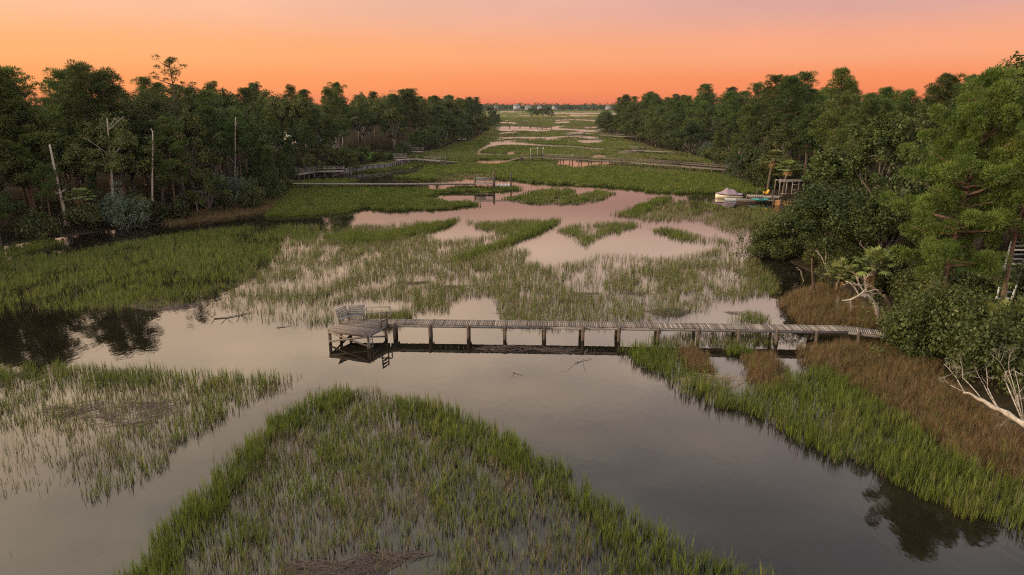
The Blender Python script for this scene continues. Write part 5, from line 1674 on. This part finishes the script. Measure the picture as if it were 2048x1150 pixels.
def house(label, x, y, z, rz, wx, wy, hw, hr, mw='wallwhite', mr='roofgrey', floors=2, bays=4, porch=True, piles=0.0, group=None, chimney=False):
    e = empty('house', (x, y, z), rz, label, 'house', group)
    b = piles
    part(e, None, 'wall', mw, lambda q: (q.box((0, 0, b + hw / 2), (wx, wy, hw)), q.add([(-wx / 2, -wy / 2, b + hw), (-wx / 2, wy / 2, b + hw), (-wx / 2, 0, b + hw + hr)], [(0, 1, 2)]), q.add([(wx / 2, -wy / 2, b + hw), (wx / 2, wy / 2, b + hw), (wx / 2, 0, b + hw + hr)], [(0, 1, 2)])))
    def roof(q):
        ov = .5; t = .18
        for s in (-1, 1):
            k = hr / (wy / 2); ye = s * (wy / 2 + ov); ze = b + hw - ov * k
            q.add([(-wx / 2 - ov, ye, ze + .02), (wx / 2 + ov, ye, ze + .02), (wx / 2 + ov, 0, b + hw + hr + .02), (-wx / 2 - ov, 0, b + hw + hr + .02),
                   (-wx / 2 - ov, ye, ze + t), (wx / 2 + ov, ye, ze + t), (wx / 2 + ov, 0, b + hw + hr + t), (-wx / 2 - ov, 0, b + hw + hr + t)],
                  [(0, 1, 2, 3), (4, 7, 6, 5), (0, 4, 5, 1), (0, 3, 7, 4), (1, 5, 6, 2)])
    rf = part(e, None, 'roof', mr, roof)
    if chimney:
        part(rf, None, 'chimney', 'wallgrey', lambda q: q.box((wx * .25, wy * .15, b + hw + hr), (.9, .9, 2.4)))
    fh = hw / floors
    for f_ in range(floors):
        for k in range(bays):
            xx = -wx / 2 + wx * (k + .5) / bays; zz = b + fh * f_ + fh * .52
            wn = part(e, None, 'window', 'white', lambda q: q.box((xx, -wy / 2 - .03, zz), (wx / bays * .5, .08, fh * .56)))
            part(wn, None, 'pane', 'glass', lambda q: q.box((xx, -wy / 2 - .05, zz), (wx / bays * .42, .06, fh * .48)))
    for sx_ in (-1, 1):
        for f_ in range(floors):
            zz = b + fh * f_ + fh * .52
            wn = part(e, None, 'window', 'white', lambda q: q.box((sx_ * (wx / 2 + .03), 0, zz), (.08, wy * .2, fh * .56)))
            part(wn, None, 'pane', 'glass', lambda q: q.box((sx_ * (wx / 2 + .05), 0, zz), (.06, wy * .17, fh * .48)))
    if porch:
        pd = 2.4
        part(e, None, 'porch_floor', 'white', lambda q: q.box((0, -wy / 2 - pd / 2, b + .0), (wx, pd, .2)))
        part(e, None, 'porch_roof', mr, lambda q: q.box((0, -wy / 2 - pd / 2, b + fh + .05), (wx + .4, pd + .3, .16)))
        for k in range(bays + 1):
            part(e, None, 'porch_post', 'white', lambda q: q.box((-wx / 2 + wx * k / bays * .98 + .08, -wy / 2 - pd + .15, b + fh / 2), (.22, .22, fh)))
        part(e, None, 'porch_rail', 'white', lambda q: q.box((0, -wy / 2 - pd + .15, b + 1.0), (wx, .08, .12)))
    if piles:
        for k in range(bays + 1):
            for s in (-1, 1):
                part(e, None, 'pile', 'woodgrey', lambda q: q.box((-wx / 2 + wx * k / bays * .97 + .15, s * (wy / 2 - .3), b / 2), (.4, .4, b)))
    return e


def HP(px, depth):
    return (px - 1024) / FPX * depth * .966 * 1.04


for px, d, wx, hw, hr, lb in ((993, 2090, 14, 8, 4, 'faint pale distant house just right of the left bank tip'), (1033, 2060, 24, 12, 6, 'tallest white distant house with stacked porches, leftmost cluster'), (1056, 2080, 26, 9, 5, 'wide white distant house second in the far row'),
                              (1077, 2090, 20, 8, 5, 'grey-white distant house above the tree islet'), (1106, 2090, 20, 7, 5, 'low pale distant house right of the tree islet'), (1209, 2060, 24, 9, 6, 'white distant house beside the right bank tip')):
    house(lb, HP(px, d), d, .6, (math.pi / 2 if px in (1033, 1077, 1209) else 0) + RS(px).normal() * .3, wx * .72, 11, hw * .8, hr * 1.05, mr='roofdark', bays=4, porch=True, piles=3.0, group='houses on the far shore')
    if wx > 22:
        pass
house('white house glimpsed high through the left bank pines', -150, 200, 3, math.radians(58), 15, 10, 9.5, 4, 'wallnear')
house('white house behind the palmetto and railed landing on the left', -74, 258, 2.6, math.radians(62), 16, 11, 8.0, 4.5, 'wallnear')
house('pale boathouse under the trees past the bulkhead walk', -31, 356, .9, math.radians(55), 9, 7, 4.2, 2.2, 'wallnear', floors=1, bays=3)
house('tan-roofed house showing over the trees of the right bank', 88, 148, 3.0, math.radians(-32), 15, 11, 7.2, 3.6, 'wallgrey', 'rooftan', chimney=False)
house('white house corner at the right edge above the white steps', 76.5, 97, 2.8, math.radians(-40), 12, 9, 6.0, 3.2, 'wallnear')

# white garden steps
a0 = A3(1991, 606, 1.9); a1 = A3(2021, 492, 2.6); b0 = A3(2022, 606, 1.9); b1 = A3(2060, 492, 2.6)
e = empty('garden_steps', a0, 0, 'white edged garden steps climbing the slope at the right edge', 'steps')
M['whiteworn'] = mat('flaking_white_paint', (.70, .70, .68), (.30, .28, .24), scale=5, rough=.8, world=True)
up = Vector((0, 0, .8))
part(e, None, 'side_rail', 'whiteworn', lambda q: q.bar((0, 0, .3), a1 - a0 + up, .14, .16)); part(e, None, 'side_rail', 'whiteworn', lambda q: q.bar(b0 - a0 + Vector((0, 0, .35)), b1 - a0 + up, .14, .16))
for k in range(12):
    t = (k + .3) / 12; p0 = (a1 - a0) * t; p1 = (b0 - a0) + (b1 - b0) * t
    part(e, None, 'tread', 'woodgrey' if k % 3 else 'whiteworn', lambda q: q.bar(p0 + Vector((.12, 0, .2 + .6 * t)), p1 + Vector((-.12, 0, .2 + .6 * t)), .55, .08))

# ------------------------------------------------------------------ islet and far shore wood
for k, (px, py, s, wv) in enumerate(((1064, 236, .62, 'left of the islet clump'), (1074, 235, .55, 'second from the left in the islet clump'), (1086, 236, .6, 'third from the left in the islet clump'), (1096, 236, .7, 'right of the islet clump'), (1103, 236.5, .45, 'small one at the right end of the islet clump'))):
    w = at(px, py, .3)
    x_ = plant('oak', w.x, w.y, s * 2.1, k * 1.3, 'dark rounded islet tree, ' + wv, 'trees on the marsh islet', k, sz=s * 1.75, z=-1.2)


def far_wood():
    rs = RS(77); mb = MB(); cen = []; rad = []
    for row, (yy, hh) in enumerate(((2105, 13), (2135, 17), (2170, 19), (2210, 20))):
        x_ = -420.0
        while x_ < 620:
            h = hh * (.75 + .4 * rs.rand())
            for j in range(7):
                cen.append((x_ + rs.normal() * 3.2, yy + rs.normal() * 6, h * (.25 + .72 * rs.rand()))); rad.append(2.0 + 1.8 * rs.rand())
            x_ += 6.5 + 4 * rs.rand()
    leaves(mb, np.array(cen), np.array(rad), 22, 2.4, 1.5, rs, .85)
    tag(mb.build('distant_woods', M['oak']), 'low dark line of woods along the far shore', None, None, 'stuff')


far_wood()

# ------------------------------------------------------------------ evening air
def haze():
    m, t = new_mat('evening_haze'); n = t.nodes.new; l = t.links.new
    o = n('ShaderNodeOutputMaterial'); v = n('ShaderNodeVolumePrincipled')
    v.inputs['Color'].default_value = (.72, .82, 1.0, 1); v.inputs['Density'].default_value = .00003; v.inputs['Anisotropy'].default_value = .2
    l(v.outputs[0], o.inputs['Volume'])
    mb = MB(); mb.box((0, 1110, 15), (2600, 2500, 35))
    tag(mb.build('haze', m), 'thin blue evening haze over the marsh', None, None, 'stuff')


haze()
